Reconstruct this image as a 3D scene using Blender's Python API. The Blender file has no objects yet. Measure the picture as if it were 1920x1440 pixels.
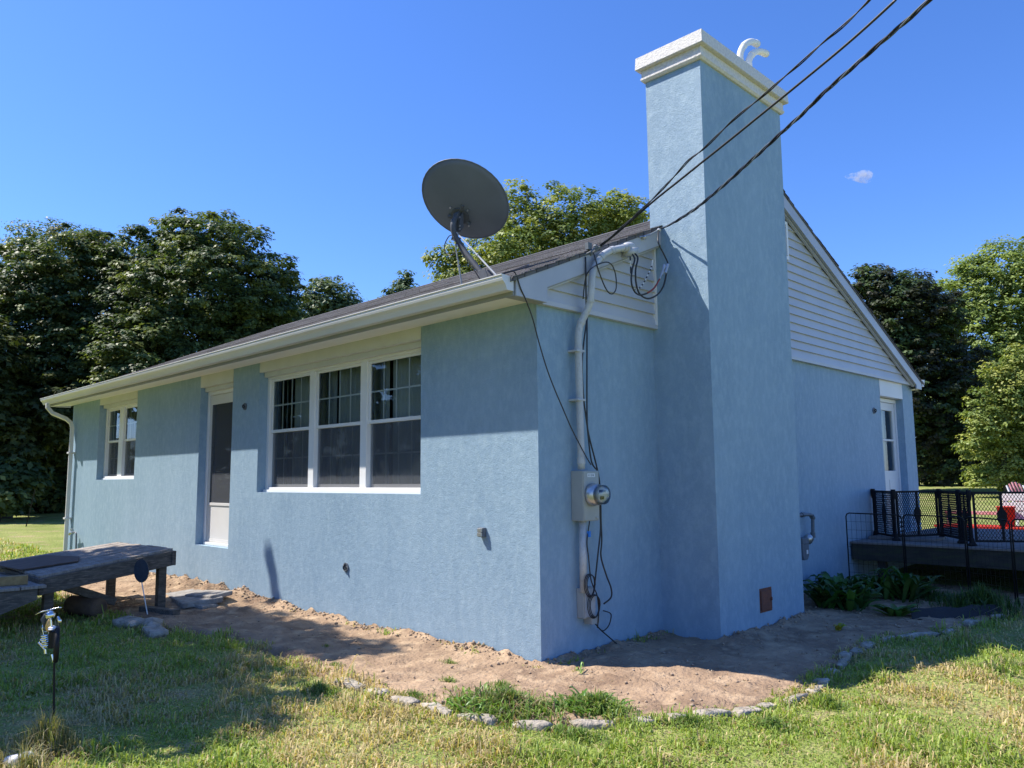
import bpy, math, random
import numpy as np
from mathutils import Vector, Matrix
random.seed(7); rng = np.random.default_rng(7)
S = bpy.context.scene
# ---------------------------------------------------------------- camera, sky, sun
cam = bpy.data.cameras.new('camera'); camo = bpy.data.objects.new('camera', cam)
S.collection.objects.link(camo); S.camera = camo
CP = Vector((4.1149, -4.4232, 1.4019))
F = Vector((-0.69978457, 0.70437786, 0.11896798)); R = Vector((0.7085771, 0.70556882, -0.00954653)); U = Vector((0.09066446, -0.07761747, 0.9928522))
camo.matrix_world = Matrix(((R.x, U.x, -F.x, CP.x), (R.y, U.y, -F.y, CP.y), (R.z, U.z, -F.z, CP.z), (0, 0, 0, 1)))
cam.sensor_width = 36; cam.lens = 36 * 1465.18 / 1920; cam.clip_end = 4000; cam.clip_start = 0.05
LD = Vector((1.38, 1.0, -2.28)).normalized()                      # the way sunlight travels
EL = math.asin(-LD.z); AZ = math.atan2(-LD.x, -LD.y)
w = bpy.data.worlds.new('World'); S.world = w; w.use_nodes = True
nt = w.node_tree; bg = nt.nodes['Background']; sky = nt.nodes.new('ShaderNodeTexSky')
sky.sky_type = 'NISHITA'; sky.sun_disc = False; sky.sun_elevation = EL; sky.sun_rotation = AZ
sky.air_density = 1.0; sky.dust_density = 0.3; sky.ozone_density = 4.0; sky.altitude = 50
hs = nt.nodes.new('ShaderNodeHueSaturation'); hs.inputs['Saturation'].default_value = 1.14
tm = nt.nodes.new('ShaderNodeMix'); tm.data_type = 'RGBA'; tm.blend_type = 'MULTIPLY'; tm.inputs[0].default_value = 1; tm.inputs[7].default_value = (.70, .81, 1.12, 1)
nt.links.new(sky.outputs[0], hs.inputs['Color']); nt.links.new(hs.outputs[0], tm.inputs[6]); nt.links.new(tm.outputs[2], bg.inputs[0]); bg.inputs[1].default_value = 0.135
sl = bpy.data.lights.new('sun', 'SUN'); sl.energy = 5.0; sl.angle = math.radians(0.53); sl.color = (1.0, 0.93, 0.83)
so = bpy.data.objects.new('sun', sl); S.collection.objects.link(so); so.rotation_euler = LD.to_track_quat('-Z', 'Y').to_euler()
S.view_settings.view_transform = 'Standard'; S.view_settings.look = 'None'; S.view_settings.exposure = 0.70; S.view_settings.gamma = 1
S.cycles.max_bounces = 6; S.cycles.diffuse_bounces = 3; S.cycles.transparent_max_bounces = 8; S.cycles.use_denoising = True

# ---------------------------------------------------------------- materials
def mat(name, col, rough=0.7, col2=None, nscale=6.0, stretch=(1, 1, 1), bump=0.0, bscale=80.0, metal=0.0, spec=0.5, col3=None, n3=30.0, lo=0.35, hi=0.65, bdist=0.01):
    m = bpy.data.materials.new(name); m.use_nodes = True; t = m.node_tree; N = t.nodes; L = t.links
    b = N['Principled BSDF']; b.inputs['Roughness'].default_value = rough; b.inputs['Metallic'].default_value = metal
    b.inputs['Specular IOR Level'].default_value = spec; b.inputs['Base Color'].default_value = (*col, 1)
    geo = N.new('ShaderNodeNewGeometry'); mp = N.new('ShaderNodeMapping'); mp.inputs['Scale'].default_value = stretch
    L.new(geo.outputs['Position'], mp.inputs['Vector'])
    def ramp(scale, a, c, detail=6):
        n = N.new('ShaderNodeTexNoise'); n.inputs['Scale'].default_value = scale; n.inputs['Detail'].default_value = detail
        L.new(mp.outputs[0], n.inputs['Vector']); r = N.new('ShaderNodeMapRange'); r.inputs[1].default_value = a; r.inputs[2].default_value = c
        L.new(n.outputs['Fac'], r.inputs[0]); return r.outputs[0]
    out = None
    if col2:
        mx = N.new('ShaderNodeMix'); mx.data_type = 'RGBA'; mx.inputs[6].default_value = (*col, 1); mx.inputs[7].default_value = (*col2, 1)
        L.new(ramp(nscale, lo, hi), mx.inputs[0]); out = mx.outputs[2]
        if col3:
            m2 = N.new('ShaderNodeMix'); m2.data_type = 'RGBA'; L.new(out, m2.inputs[6]); m2.inputs[7].default_value = (*col3, 1)
            L.new(ramp(n3, 0.5, 0.75), m2.inputs[0]); out = m2.outputs[2]
        L.new(out, b.inputs['Base Color'])
    if bump:
        n = N.new('ShaderNodeTexNoise'); n.inputs['Scale'].default_value = bscale; n.inputs['Detail'].default_value = 5
        L.new(geo.outputs['Position'], n.inputs['Vector']); bp = N.new('ShaderNodeBump'); bp.inputs['Strength'].default_value = bump; bp.inputs['Distance'].default_value = bdist
        L.new(n.outputs['Fac'], bp.inputs['Height']); L.new(bp.outputs[0], b.inputs['Normal'])
    return m
def vcmat(name, rough=0.5, trans=0.3, spec=0.4, tint=(1.2, 1.25, 0.5)):
    m = bpy.data.materials.new(name); m.use_nodes = True; t = m.node_tree; N = t.nodes; L = t.links
    b = N['Principled BSDF']; a = N.new('ShaderNodeAttribute'); a.attribute_name = 'Col'
    L.new(a.outputs['Color'], b.inputs['Base Color']); b.inputs['Roughness'].default_value = rough; b.inputs['Specular IOR Level'].default_value = spec
    tr = N.new('ShaderNodeBsdfTranslucent'); mu = N.new('ShaderNodeMix'); mu.data_type = 'RGBA'; mu.blend_type = 'MULTIPLY'; mu.inputs[0].default_value = 1
    L.new(a.outputs['Color'], mu.inputs[6]); mu.inputs[7].default_value = (*tint, 1); L.new(mu.outputs[2], tr.inputs[0])
    ms = N.new('ShaderNodeMixShader'); ms.inputs[0].default_value = trans; L.new(b.outputs[0], ms.inputs[1]); L.new(tr.outputs[0], ms.inputs[2])
    L.new(ms.outputs[0], N['Material Output'].inputs[0]); return m

def stucco_mat():
    m = bpy.data.materials.new('blue_stucco'); m.use_nodes = True; t = m.node_tree; N = t.nodes; L = t.links; b = N['Principled BSDF']
    b.inputs['Roughness'].default_value = 0.62; b.inputs['Specular IOR Level'].default_value = 0.35
    g = N.new('ShaderNodeNewGeometry')
    def noise(scale, st=(1, 1, 1), det=6, rough=.55, dist=0):
        mp = N.new('ShaderNodeMapping'); mp.inputs['Scale'].default_value = st; L.new(g.outputs['Position'], mp.inputs[0])
        n = N.new('ShaderNodeTexNoise'); n.inputs['Scale'].default_value = scale; n.inputs['Detail'].default_value = det; n.inputs['Roughness'].default_value = rough
        n.inputs['Distortion'].default_value = dist; L.new(mp.outputs[0], n.inputs['Vector']); return n.outputs['Fac']
    def rng_(s, a, c, lo=0, hi=1):
        r = N.new('ShaderNodeMapRange'); r.inputs[1].default_value = a; r.inputs[2].default_value = c; r.inputs[3].default_value = lo; r.inputs[4].default_value = hi; L.new(s, r.inputs[0]); return r.outputs[0]
    def mix(f, a, c):
        x = N.new('ShaderNodeMix'); x.data_type = 'RGBA'; L.new(f, x.inputs[0])
        for i, v in ((6, a), (7, c)):
            if isinstance(v, tuple): x.inputs[i].default_value = (*v, 1)
            else: L.new(v, x.inputs[i])
        return x.outputs[2]
    c = mix(rng_(noise(1.7, (1, 1, .35), 7, .65), .36, .64), (.225, .338, .452), (.275, .396, .51))
    c = mix(rng_(noise(14, (1, 1, .6), 6, .7), .45, .68, 0, .6), c, (.36, .49, .59))
    c = mix(rng_(noise(60, (1, 1, 1), 4, .7), .45, .75, 0, .35), c, (.31, .445, .54))
    L.new(c, b.inputs['Base Color'])
    ad = N.new('ShaderNodeMath'); ad.operation = 'ADD'; m1 = N.new('ShaderNodeMath'); m1.operation = 'MULTIPLY'; m1.inputs[1].default_value = 1.1
    L.new(noise(26, (1, 1, .75), 6, .7, .3), m1.inputs[0]); L.new(m1.outputs[0], ad.inputs[0]); L.new(noise(95, (1, 1, 1), 5, .75), ad.inputs[1])
    bp = N.new('ShaderNodeBump'); bp.inputs['Strength'].default_value = .9; bp.inputs['Distance'].default_value = .0055
    L.new(ad.outputs[0], bp.inputs['Height']); L.new(bp.outputs[0], b.inputs['Normal']); return m
def shingle_mat():
    m = bpy.data.materials.new('asphalt_shingles'); m.use_nodes = True; t = m.node_tree; N = t.nodes; L = t.links; b = N['Principled BSDF']; b.inputs['Roughness'].default_value = .95
    g = N.new('ShaderNodeNewGeometry'); mp = N.new('ShaderNodeMapping'); L.new(g.outputs['Position'], mp.inputs[0])
    br = N.new('ShaderNodeTexBrick'); L.new(mp.outputs[0], br.inputs[0]); br.inputs['Scale'].default_value = 1; br.inputs['Brick Width'].default_value = .31; br.inputs['Row Height'].default_value = .13
    br.inputs['Mortar Size'].default_value = .006; br.inputs['Color1'].default_value = (.13, .13, .14, 1); br.inputs['Color2'].default_value = (.22, .215, .23, 1); br.inputs['Mortar'].default_value = (.06, .055, .055, 1)
    n = N.new('ShaderNodeTexNoise'); n.inputs['Scale'].default_value = 160; n.inputs['Detail'].default_value = 3; L.new(g.outputs['Position'], n.inputs[0])
    mx = N.new('ShaderNodeMix'); mx.data_type = 'RGBA'; mx.blend_type = 'MULTIPLY'; mx.inputs[0].default_value = .6; L.new(br.outputs[0], mx.inputs[6]); L.new(n.outputs['Color'], mx.inputs[7]); L.new(mx.outputs[2], b.inputs[0])
    bp = N.new('ShaderNodeBump'); bp.inputs['Strength'].default_value = .6; bp.inputs['Distance'].default_value = .01; L.new(n.outputs[0], bp.inputs['Height']); L.new(bp.outputs[0], b.inputs['Normal']); return m
def glass_mat(name='window_glass', tint=(.84, .88, .88), refl=.0):
    m = bpy.data.materials.new(name); m.use_nodes = True; t = m.node_tree; N = t.nodes; L = t.links
    N.remove(N['Principled BSDF']); tr = N.new('ShaderNodeBsdfTransparent'); tr.inputs[0].default_value = (*tint, 1)
    gl = N.new('ShaderNodeBsdfGlossy'); gl.inputs['Roughness'].default_value = .01; gl.inputs[0].default_value = (.9, .95, 1, 1)
    fr = N.new('ShaderNodeFresnel'); fr.inputs[0].default_value = 1.55; ms = N.new('ShaderNodeMixShader')
    ad = N.new('ShaderNodeMath'); ad.operation = 'ADD'; ad.inputs[1].default_value = refl; L.new(fr.outputs[0], ad.inputs[0])
    L.new(ad.outputs[0], ms.inputs[0]); L.new(tr.outputs[0], ms.inputs[1]); L.new(gl.outputs[0], ms.inputs[2]); L.new(ms.outputs[0], N['Material Output'].inputs[0]); return m
def screen_mat():
    m = bpy.data.materials.new('insect_screen'); m.use_nodes = True; t = m.node_tree; N = t.nodes; L = t.links
    b = N['Principled BSDF']; b.inputs[0].default_value = (.07, .08, .10, 1); b.inputs['Roughness'].default_value = .8
    tr = N.new('ShaderNodeBsdfTransparent'); ms = N.new('ShaderNodeMixShader'); ms.inputs[0].default_value = .62
    L.new(tr.outputs[0], ms.inputs[1]); L.new(b.outputs[0], ms.inputs[2]); L.new(ms.outputs[0], N['Material Output'].inputs[0]); return m

M = dict(
 stucco=stucco_mat(), shingle=shingle_mat(), glass=glass_mat(), screen=screen_mat(),
 trim=mat('white_trim', (.80, .80, .80), .45, (.75, .75, .75), 3, bump=.05, bscale=60),
 cream=mat('cream_panel', (.62, .63, .61), .6, (.58, .59, .57), 4, bump=.15, bscale=40),
 soffit=mat('soffit_panel', (.84, .83, .80), .5, (.80, .79, .76), 4),
 vinyl=mat('vinyl_siding', (.50, .52, .57), .45, (.46, .48, .53), 2.5, bump=.08, bscale=90),
 rake=mat('aluminium_rake', (.43, .45, .50), .4, (.38, .40, .45), 3),
 gutter=mat('gutter_metal', (.68, .68, .68), .38, (.60, .60, .61), 2, (.4, 1, 1)),
 fascia=mat('fascia_metal', (.30, .31, .31), .5, (.26, .27, .27), 3),
 cap=mat('cap_stucco', (.72, .69, .66), .7, (.58, .56, .54), 42, bump=.8, bscale=75, bdist=.008),
 pvc=mat('white_pvc', (.80, .79, .74), .35), pvcgrey=mat('grey_conduit', (.50, .52, .54), .45, (.42, .44, .46), 9, (1, 1, .5), col3=(.36, .37, .38), n3=60),
 meterbox=mat('grey_meter_metal', (.36, .38, .37), .45, (.31, .33, .32), 6), steel=mat('galvanised_steel', (.55, .56, .57), .35, (.45, .46, .47), 20, metal=.8),
 cable=mat('black_cable', (.018, .019, .024), .45), redc=mat('red_cable', (.25, .03, .03), .5), whitec=mat('white_tape', (.7, .7, .7), .6), blue=mat('blue_tag', (.02, .2, .7), .5),
 dish=mat('dish_grey', (.125, .15, .205), .55, (.112, .135, .185), 5), dishm=mat('dish_metal', (.10, .11, .13), .6, (.08, .088, .105), 12, spec=.2),
 black=mat('black_metal', (.012, .012, .014), .5, spec=.25), gas=mat('gas_pipe_grey', (.14, .16, .19), .5, (.10, .12, .14), 15), rust=mat('rusty_iron', (.20, .065, .035), .75, (.12, .045, .03), 18, bump=.4),
 wood=mat('weathered_wood', (.13, .115, .098), .85, (.07, .06, .052), 5, (6, 1, 6), bump=.5, bscale=60, col3=(.22, .18, .15), n3=12),
 woodtop=mat('weathered_boards', (.34, .305, .27), .85, (.24, .21, .185), 4, (1, 5, 1), bump=.4, bscale=50, col3=(.18, .14, .11), n3=14),
 woodyel=mat('yellow_timber', (.36, .25, .11), .8, (.27, .18, .08), 6, (1, 5, 5), bump=.3, bscale=40),
 wooddark=mat('dark_deck_wood', (.055, .05, .042), .9, (.03, .03, .026), 5, (1, 3, 3), bump=.4, bscale=40, col3=(.05, .06, .03), n3=8),
 decktop=mat('grey_deck_boards', (.22, .20, .19), .8, (.16, .145, .14), 4, (5, 1, 1), bump=.3, bscale=40),
 stone=mat('pale_stone', (.46, .41, .34), .9, (.31, .27, .215), 9, bump=1, bscale=28, bdist=.03, col3=(.22, .21, .15), n3=14),
 slab=mat('broken_slab', (.33, .32, .30), .9, (.22, .20, .18), 12, bump=.9, bscale=40, bdist=.02),
 bark=mat('tree_bark', (.09, .075, .06), .9, (.05, .042, .035), 8, (1, 1, .25), bump=.8, bscale=25, bdist=.03),
 leaf=vcmat('leaf', .5, .3, .3), leafpale=vcmat('pale_leaf', .5, .32, .35), grass=vcmat('grass_blade', .5, .35, .35), herb=vcmat('herb_leaf', .4, .3, .45),
 curtain=mat('curtain_fabric', (.50, .57, .58), .9, (.38, .44, .46), 3, (1, 1, .2)), muntin=mat('grille_bar', (.85, .87, .87), .5),
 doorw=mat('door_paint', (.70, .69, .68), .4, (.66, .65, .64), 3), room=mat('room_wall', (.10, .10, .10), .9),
 red=mat('red_plastic', (.55, .035, .02), .4, (.48, .03, .018), 7), pink=mat('faded_red_paint', (.52, .16, .17), .6, (.62, .35, .35), 14), whitep=mat('white_plastic', (.75, .74, .74), .4, (.7, .69, .69), 8),
 chrome=mat('chrome', (.75, .74, .72), .18, metal=1.0), brass=mat('brass_tank', (.55, .36, .15), .35, metal=.6), mesh=mat('gate_plastic', (.012, .012, .014), .6, spec=.2),
 fabric=mat('black_landscape_fabric', (.02, .02, .022), .8, bump=.4, bscale=40), log=mat('cut_log', (.15, .10, .065), .9, (.09, .06, .045), 9, bump=.8, bscale=30),
 rail=mat('pale_rail_wood', (.40, .34, .24), .85, (.28, .23, .16), 6),
)

# ---------------------------------------------------------------- helpers
ORG = {}
class MB:
    def __init__(s): s.v = []; s.f = []; s.mi = []; s.sm = False
    def add(s, vs, fs):
        o = len(s.v); s.v += [tuple(v) for v in vs]; s.f += [tuple(i + o for i in f) for f in fs]; return s
    def box(s, a, b):
        x0, y0, z0 = [min(p, q) for p, q in zip(a, b)]; x1, y1, z1 = [max(p, q) for p, q in zip(a, b)]
        return s.add([(x0, y0, z0), (x1, y0, z0), (x1, y1, z0), (x0, y1, z0), (x0, y0, z1), (x1, y0, z1), (x1, y1, z1), (x0, y1, z1)],
                     [(0, 3, 2, 1), (4, 5, 6, 7), (0, 1, 5, 4), (1, 2, 6, 5), (2, 3, 7, 6), (3, 0, 4, 7)])
    def obox(s, c, ax, ay, az):       # oriented box, half-axis vectors
        c, ax, ay, az = Vector(c), Vector(ax), Vector(ay), Vector(az)
        vs = [c + ax * i + ay * j + az * k for k in (-1, 1) for i, j in ((-1, -1), (1, -1), (1, 1), (-1, 1))]
        return s.add(vs, [(0, 3, 2, 1), (4, 5, 6, 7), (0, 1, 5, 4), (1, 2, 6, 5), (2, 3, 7, 6), (3, 0, 4, 7)])
    def bar(s, a, b, wd, ht, up=(0, 0, 1)):
        a, b = Vector(a), Vector(b); d = (b - a); u = Vector(up); x = d.cross(u).normalized(); y = x.cross(d).normalized()
        return s.obox((a + b) / 2, d / 2, x * wd / 2, y * ht / 2)
    def tube(s, pts, r, n=8, cap=True):
        P = [Vector(p) for p in pts]; rs = r if isinstance(r, (list, tuple)) else [r] * len(P)
        t0 = (P[1] - P[0]).normalized(); nrm = t0.orthogonal().normalized(); o = len(s.v)
        for i, p in enumerate(P):
            t = (P[min(i + 1, len(P) - 1)] - P[max(i - 1, 0)]).normalized()
            nrm = (nrm - t * nrm.dot(t)).normalized(); bn = t.cross(nrm)
            for k in range(n):
                a = 2 * math.pi * k / n; s.v.append(tuple(p + (nrm * math.cos(a) + bn * math.sin(a)) * rs[i]))
        for i in range(len(P) - 1):
            for k in range(n):
                k2 = (k + 1) % n; s.f.append((o + i * n + k, o + i * n + k2, o + (i + 1) * n + k2, o + (i + 1) * n + k))
        if cap:
            s.f.append(tuple(o + k for k in range(n))[::-1]); s.f.append(tuple(o + (len(P) - 1) * n + k for k in range(n)))
        return s
    def lathe(s, c, prof, n=16, axis=(0, 0, 1)):
        c = Vector(c); ax = Vector(axis).normalized(); e1 = ax.orthogonal().normalized(); e2 = ax.cross(e1); o = len(s.v)
        for r, h in prof:
            for k in range(n):
                a = 2 * math.pi * k / n; s.v.append(tuple(c + ax * h + (e1 * math.cos(a) + e2 * math.sin(a)) * r))
        for i in range(len(prof) - 1):
            for k in range(n):
                k2 = (k + 1) % n; s.f.append((o + i * n + k, o + i * n + k2, o + (i + 1) * n + k2, o + (i + 1) * n + k))
        s.f.append(tuple(o + k for k in range(n))[::-1]); s.f.append(tuple(o + (len(prof) - 1) * n + k for k in range(n))); return s
    def prism(s, prof, a, b):         # closed profile of 3-D offsets swept from a to b
        a, b = Vector(a), Vector(b); n = len(prof)
        vs = [a + Vector(p) for p in prof] + [b + Vector(p) for p in prof]
        return s.add(vs, [tuple(range(n))[::-1], tuple(range(n, 2 * n))] + [(i, (i + 1) % n, n + (i + 1) % n, n + i) for i in range(n)])
    def build(s, name, m, parent=None, smooth=False, bevel=0):
        me = bpy.data.meshes.new(name); o = bpy.data.objects.new(name, me)
        org = Vector((0, 0, 0))
        if parent is not None: org = ORG.get(parent.name, Vector((0, 0, 0)))
        me.from_pydata([tuple(Vector(v) - org) for v in s.v], [], s.f); me.materials.append(m)
        if smooth: me.polygons.foreach_set('use_smooth', [True] * len(me.polygons))
        S.collection.objects.link(o)
        if parent is not None: o.parent = parent
        ORG[o.name] = org.copy()
        if bevel:
            b = o.modifiers.new('bevel', 'BEVEL'); b.width = bevel; b.segments = 2; b.limit_method = 'ANGLE'
        return o
def tag(o, label, cat, group=None, kind=None):
    if kind: o['kind'] = kind
    if label: o['label'] = label
    if cat: o['category'] = cat
    if group: o['group'] = group
    return o
def thing(name, loc, label, cat, group=None):
    o = bpy.data.objects.new(name, None); S.collection.objects.link(o); o.location = loc; o.empty_display_size = .1
    ORG[o.name] = Vector(loc); return tag(o, label, cat, group)
def spline(pts, sub=6):
    P = [Vector(p) for p in pts]; out = []
    for i in range(len(P) - 1):
        p0 = P[max(i - 1, 0)]; p1 = P[i]; p2 = P[i + 1]; p3 = P[min(i + 2, len(P) - 1)]
        for k in range(sub):
            t = k / sub; out.append(.5 * ((2 * p1) + (p2 - p0) * t + (2 * p0 - 5 * p1 + 4 * p2 - p3) * t * t + (3 * p1 - p0 - 3 * p2 + p3) * t ** 3))
    return out + [P[-1]]
def hash2(i, j, s=0):
    h = np.sin(i * 127.1 + j * 311.7 + s * 74.7) * 43758.5453; return h - np.floor(h)
def vnoise(x, y, s=0):
    xi = np.floor(x); yi = np.floor(y); fx = x - xi; fy = y - yi; fx = fx * fx * (3 - 2 * fx); fy = fy * fy * (3 - 2 * fy)
    a = hash2(xi, yi, s); b = hash2(xi + 1, yi, s); c = hash2(xi, yi + 1, s); d = hash2(xi + 1, yi + 1, s)
    return (a * (1 - fx) + b * fx) * (1 - fy) + (c * (1 - fx) + d * fx) * fy
def fbm(x, y, o=4, s=0):
    r = 0; a = .5
    for k in range(o): r = r + a * vnoise(x * 2 ** k, y * 2 ** k, s + k); a *= .5
    return r
def sstep(a, b, x):
    t = np.clip((x - a) / (b - a), 0, 1); return t * t * (3 - 2 * t)

# bed outline (plan) and ground height
BED = [(-9.3, 0.0), (-9.0, -.8), (-7.6, -1.35), (-5.5, -1.5), (-4.0, -1.42), (-3.0, -1.18), (-2.3, -1.12), (-1.4, -1.2), (-.6, -1.27), (.35, -1.22), (.95, -1.08), (1.33, -.68), (1.56, -.27), (1.72, .1), (1.77, .6), (1.68, 1.3), (1.54, 1.95), (1.51, 2.6), (1.68, 3.0), (1.8, 3.4), (1.95, 4.4), (2.2, 5.3), (2.3, 6.2), (0, 6.2), (0, 0)]
def inpoly(x, y, P):
    ins = np.zeros(x.shape, bool); n = len(P)
    for i in range(n):
        x1, y1 = P[i]; x2, y2 = P[(i + 1) % n]
        c = ((y1 > y) != (y2 > y)); xx = (x2 - x1) * (y - y1) / ((y2 - y1) if y2 != y1 else 1e-9) + x1; ins ^= c & (x < xx)
    return ins
def distpoly(x, y, P):
    d = np.full(x.shape, 1e9); n = len(P)
    for i in range(n):
        ax, ay = P[i]; bx, by = P[(i + 1) % n]; dx, dy = bx - ax, by - ay; t = np.clip(((x - ax) * dx + (y - ay) * dy) / (dx * dx + dy * dy + 1e-12), 0, 1)
        d = np.minimum(d, np.hypot(x - ax - t * dx, y - ay - t * dy))
    return d
def gz(x, y):
    x = np.asarray(x, float); y = np.asarray(y, float); d = np.hypot(x - CP.x, y - CP.y)
    side = sstep(0, 25, y); z = np.maximum(0, d - 9) * (.016 + .011 * side)
    z = np.minimum(z, 1.6 + 0 * z)
    return z + .05 * (fbm(x * .35, y * .35, 3) - .45) * sstep(6, 16, d) + .012 * (fbm(x * 1.3, y * 1.3, 2, 5) - .4)
def gridmesh(name, xs, ys, zf, m, mask=None):
    X, Y = np.meshgrid(xs, ys); Z = zf(X, Y); nx, ny = len(xs), len(ys)
    V = np.stack([X.ravel(), Y.ravel(), Z.ravel()], 1); i = np.arange(nx - 1)[None, :] + nx * np.arange(ny - 1)[:, None]
    Q = np.stack([i, i + 1, i + 1 + nx, i + nx], -1).reshape(-1, 4)
    if mask is not None:
        c = V[Q].mean(1); Q = Q[mask(c[:, 0], c[:, 1])]
    return rawmesh(name, V, Q, m, smooth=True)
def rawmesh(name, V, Q, m, smooth=False, cols=None, parent=None):
    V = np.asarray(V, np.float32); Q = np.asarray(Q, np.int32)
    if parent is not None: V = V - np.array(ORG.get(parent.name, Vector((0, 0, 0))), np.float32)
    me = bpy.data.meshes.new(name); k = Q.shape[1]; me.vertices.add(len(V)); me.vertices.foreach_set('co', V.ravel())
    me.loops.add(Q.size); me.loops.foreach_set('vertex_index', Q.ravel()); me.polygons.add(len(Q)); me.polygons.foreach_set('loop_start', np.arange(0, Q.size, k, dtype=np.int32))
    if smooth: me.polygons.foreach_set('use_smooth', np.ones(len(Q), bool))
    if cols is not None:
        a = me.color_attributes.new('Col', 'FLOAT_COLOR', 'POINT'); c = np.ones((len(V), 4), np.float32); c[:, :3] = cols; a.data.foreach_set('color', c.ravel())
    me.update(calc_edges=True); me.materials.append(m); o = bpy.data.objects.new(name, me); S.collection.objects.link(o)
    if parent is not None: o.parent = parent; ORG[o.name] = ORG[parent.name].copy()
    return o
#%%STRUCT
# ---------------------------------------------------------------- ground
def lawn_mat():
    m = bpy.data.materials.new('lawn_soil'); m.use_nodes = True; t = m.node_tree; N = t.nodes; L = t.links; b = N['Principled BSDF']; b.inputs['Roughness'].default_value = .95; b.inputs['Specular IOR Level'].default_value = .1
    g = N.new('ShaderNodeNewGeometry')
    def nz(s, a, c, d=6):
        n = N.new('ShaderNodeTexNoise'); n.inputs['Scale'].default_value = s; n.inputs['Detail'].default_value = d; L.new(g.outputs['Position'], n.inputs[0])
        r = N.new('ShaderNodeMapRange'); r.inputs[1].default_value = a; r.inputs[2].default_value = c; L.new(n.outputs[0], r.inputs[0]); return r.outputs[0]
    def mix(f, a, c):
        x = N.new('ShaderNodeMix'); x.data_type = 'RGBA'; L.new(f, x.inputs[0])
        for i, v in ((6, a), (7, c)):
            if isinstance(v, tuple): x.inputs[i].default_value = (*v, 1)
            else: L.new(v, x.inputs[i])
        return x.outputs[2]
    c = mix(nz(.9, .4, .62), (.23, .29, .07), (.32, .36, .11)); c = mix(nz(2.6, .54, .74), c, (.46, .35, .21)); c = mix(nz(45, .45, .7), c, (.17, .15, .075))
    L.new(c, b.inputs[0]); bp = N.new('ShaderNodeBump'); bp.inputs['Strength'].default_value = 1; bp.inputs['Distance'].default_value = .04
    n = N.new('ShaderNodeTexNoise'); n.inputs['Scale'].default_value = 28; n.inputs['Detail'].default_value = 8; L.new(g.outputs['Position'], n.inputs[0]); L.new(n.outputs[0], bp.inputs['Height']); L.new(bp.outputs[0], b.inputs['Normal']); return m
def nonuni(c, near, far, lim):
    a = [0]; st = near
    while a[-1] < lim: a.append(a[-1] + st); st = st if a[-1] < 8 else st * 1.12
    a = np.array(a); return np.concatenate([c - a[::-1][:-1], c + a])
gx = nonuni(0, .12, 0, 900); gy = nonuni(0, .12, 0, 900)
def gzz(x, y):
    z = gz(x, y); ins = inpoly(x, y, BED); return np.where(ins, z - .05, z)
ground = tag(gridmesh('ground', gx, gy, gzz, lawn_mat()), None, None, kind='structure')
dirtm = mat('sandy_soil', (.40, .285, .19), .95, (.235, .162, .11), 2.2, bump=.9, bscale=30, bdist=.03, col3=(.50, .37, .245), n3=7, spec=.1)
def bedz(x, y):
    z = gz(x, y); e = distpoly(x, y, BED[:-2]); dh = np.maximum(np.where(x < 0, -y, x), 0)
    wall = np.where(y < 0, np.abs(y), np.maximum(x, 0)); wall = np.where((y > 1.55) & (y < 3.25), np.minimum(wall, np.abs(x - .6)), wall)
    lump = fbm(x * 5, y * 5, 4, 3); fine = fbm(x * 22, y * 22, 3, 9)
    z = z + .015 + .05 * (lump - .45) + .03 * (fine - .45) + .055 * np.exp(-wall / .09) * (fbm(x * 9, y * 9, 3, 1) * 1.6)
    z = z + .09 * np.exp(-((x + 5.6) ** 2 / 1.8 + (y + .0) ** 2 / .35)) * lump * 2
    z = z + .11 * np.exp(-((x + 10.9) ** 2 / 1.0 + y ** 2 / .3))
    return z - .09 * np.exp(-(e / .05) ** 2)
bx = np.arange(-9.4, 2.4, .035); by = np.arange(-1.55, 6.3, .035)
def bmask(x, y):
    return inpoly(x, y, BED) & ~((x < -.03) & (y > .03))
bed = tag(gridmesh('dirt_bed', bx, by, bedz, dirtm, bmask), None, None, kind='structure')
# clods and pebbles in the soil, heaped along the wall foot
pv = []; pq = []
for k in range(2200):
    u = random.random()
    if u < .45: x = random.uniform(-9, 0); y = -abs(random.gauss(0, .07)) - .01
    elif u < .6: x = random.uniform(-9, 1.6); y = random.uniform(-1.2, 0)
    elif u < .82:
        y = random.uniform(0, 5.8); x = abs(random.gauss(0, .06)) + .01
        if 1.5 < y < 3.25: x += .577
    else: x = random.uniform(.1, 1.6); y = random.uniform(-.9, 4)
    r = random.choice((.004, .005, .007, .011)) * random.uniform(.7, 1.8) * (1.15 if u < .4 else 1)
    if not inpoly(np.array([x]), np.array([y]), BED)[0]: continue
    pv.append((x, y, r)); 
PX = np.array(pv); zz = bedz(PX[:, 0], PX[:, 1]); octa = np.array([(1, 0, 0), (0, 1, 0), (-1, 0, 0), (0, -1, 0), (0, 0, .8), (0, 0, -.8)]); tri = np.array([(0, 1, 4), (1, 2, 4), (2, 3, 4), (3, 0, 4), (1, 0, 5), (2, 1, 5), (3, 2, 5), (0, 3, 5)])
V = octa[None] * PX[:, 2][:, None, None] * rng.uniform(.6, 1.4, (len(PX), 6, 1)) + np.stack([PX[:, 0], PX[:, 1], zz + PX[:, 2] * .3], 1)[:, None]
Q = (tri[None] + 6 * np.arange(len(PX))[:, None, None]).reshape(-1, 3)
tag(rawmesh('soil_clods', V.reshape(-1, 3), Q, mat('soil_clod', (.38, .28, .19), .95, (.26, .19, .13), 30, col3=(.5, .4, .3), n3=60)), 'loose brown soil clods and pebbles strewn over the dirt bed', 'soil', kind='stuff')

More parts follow.
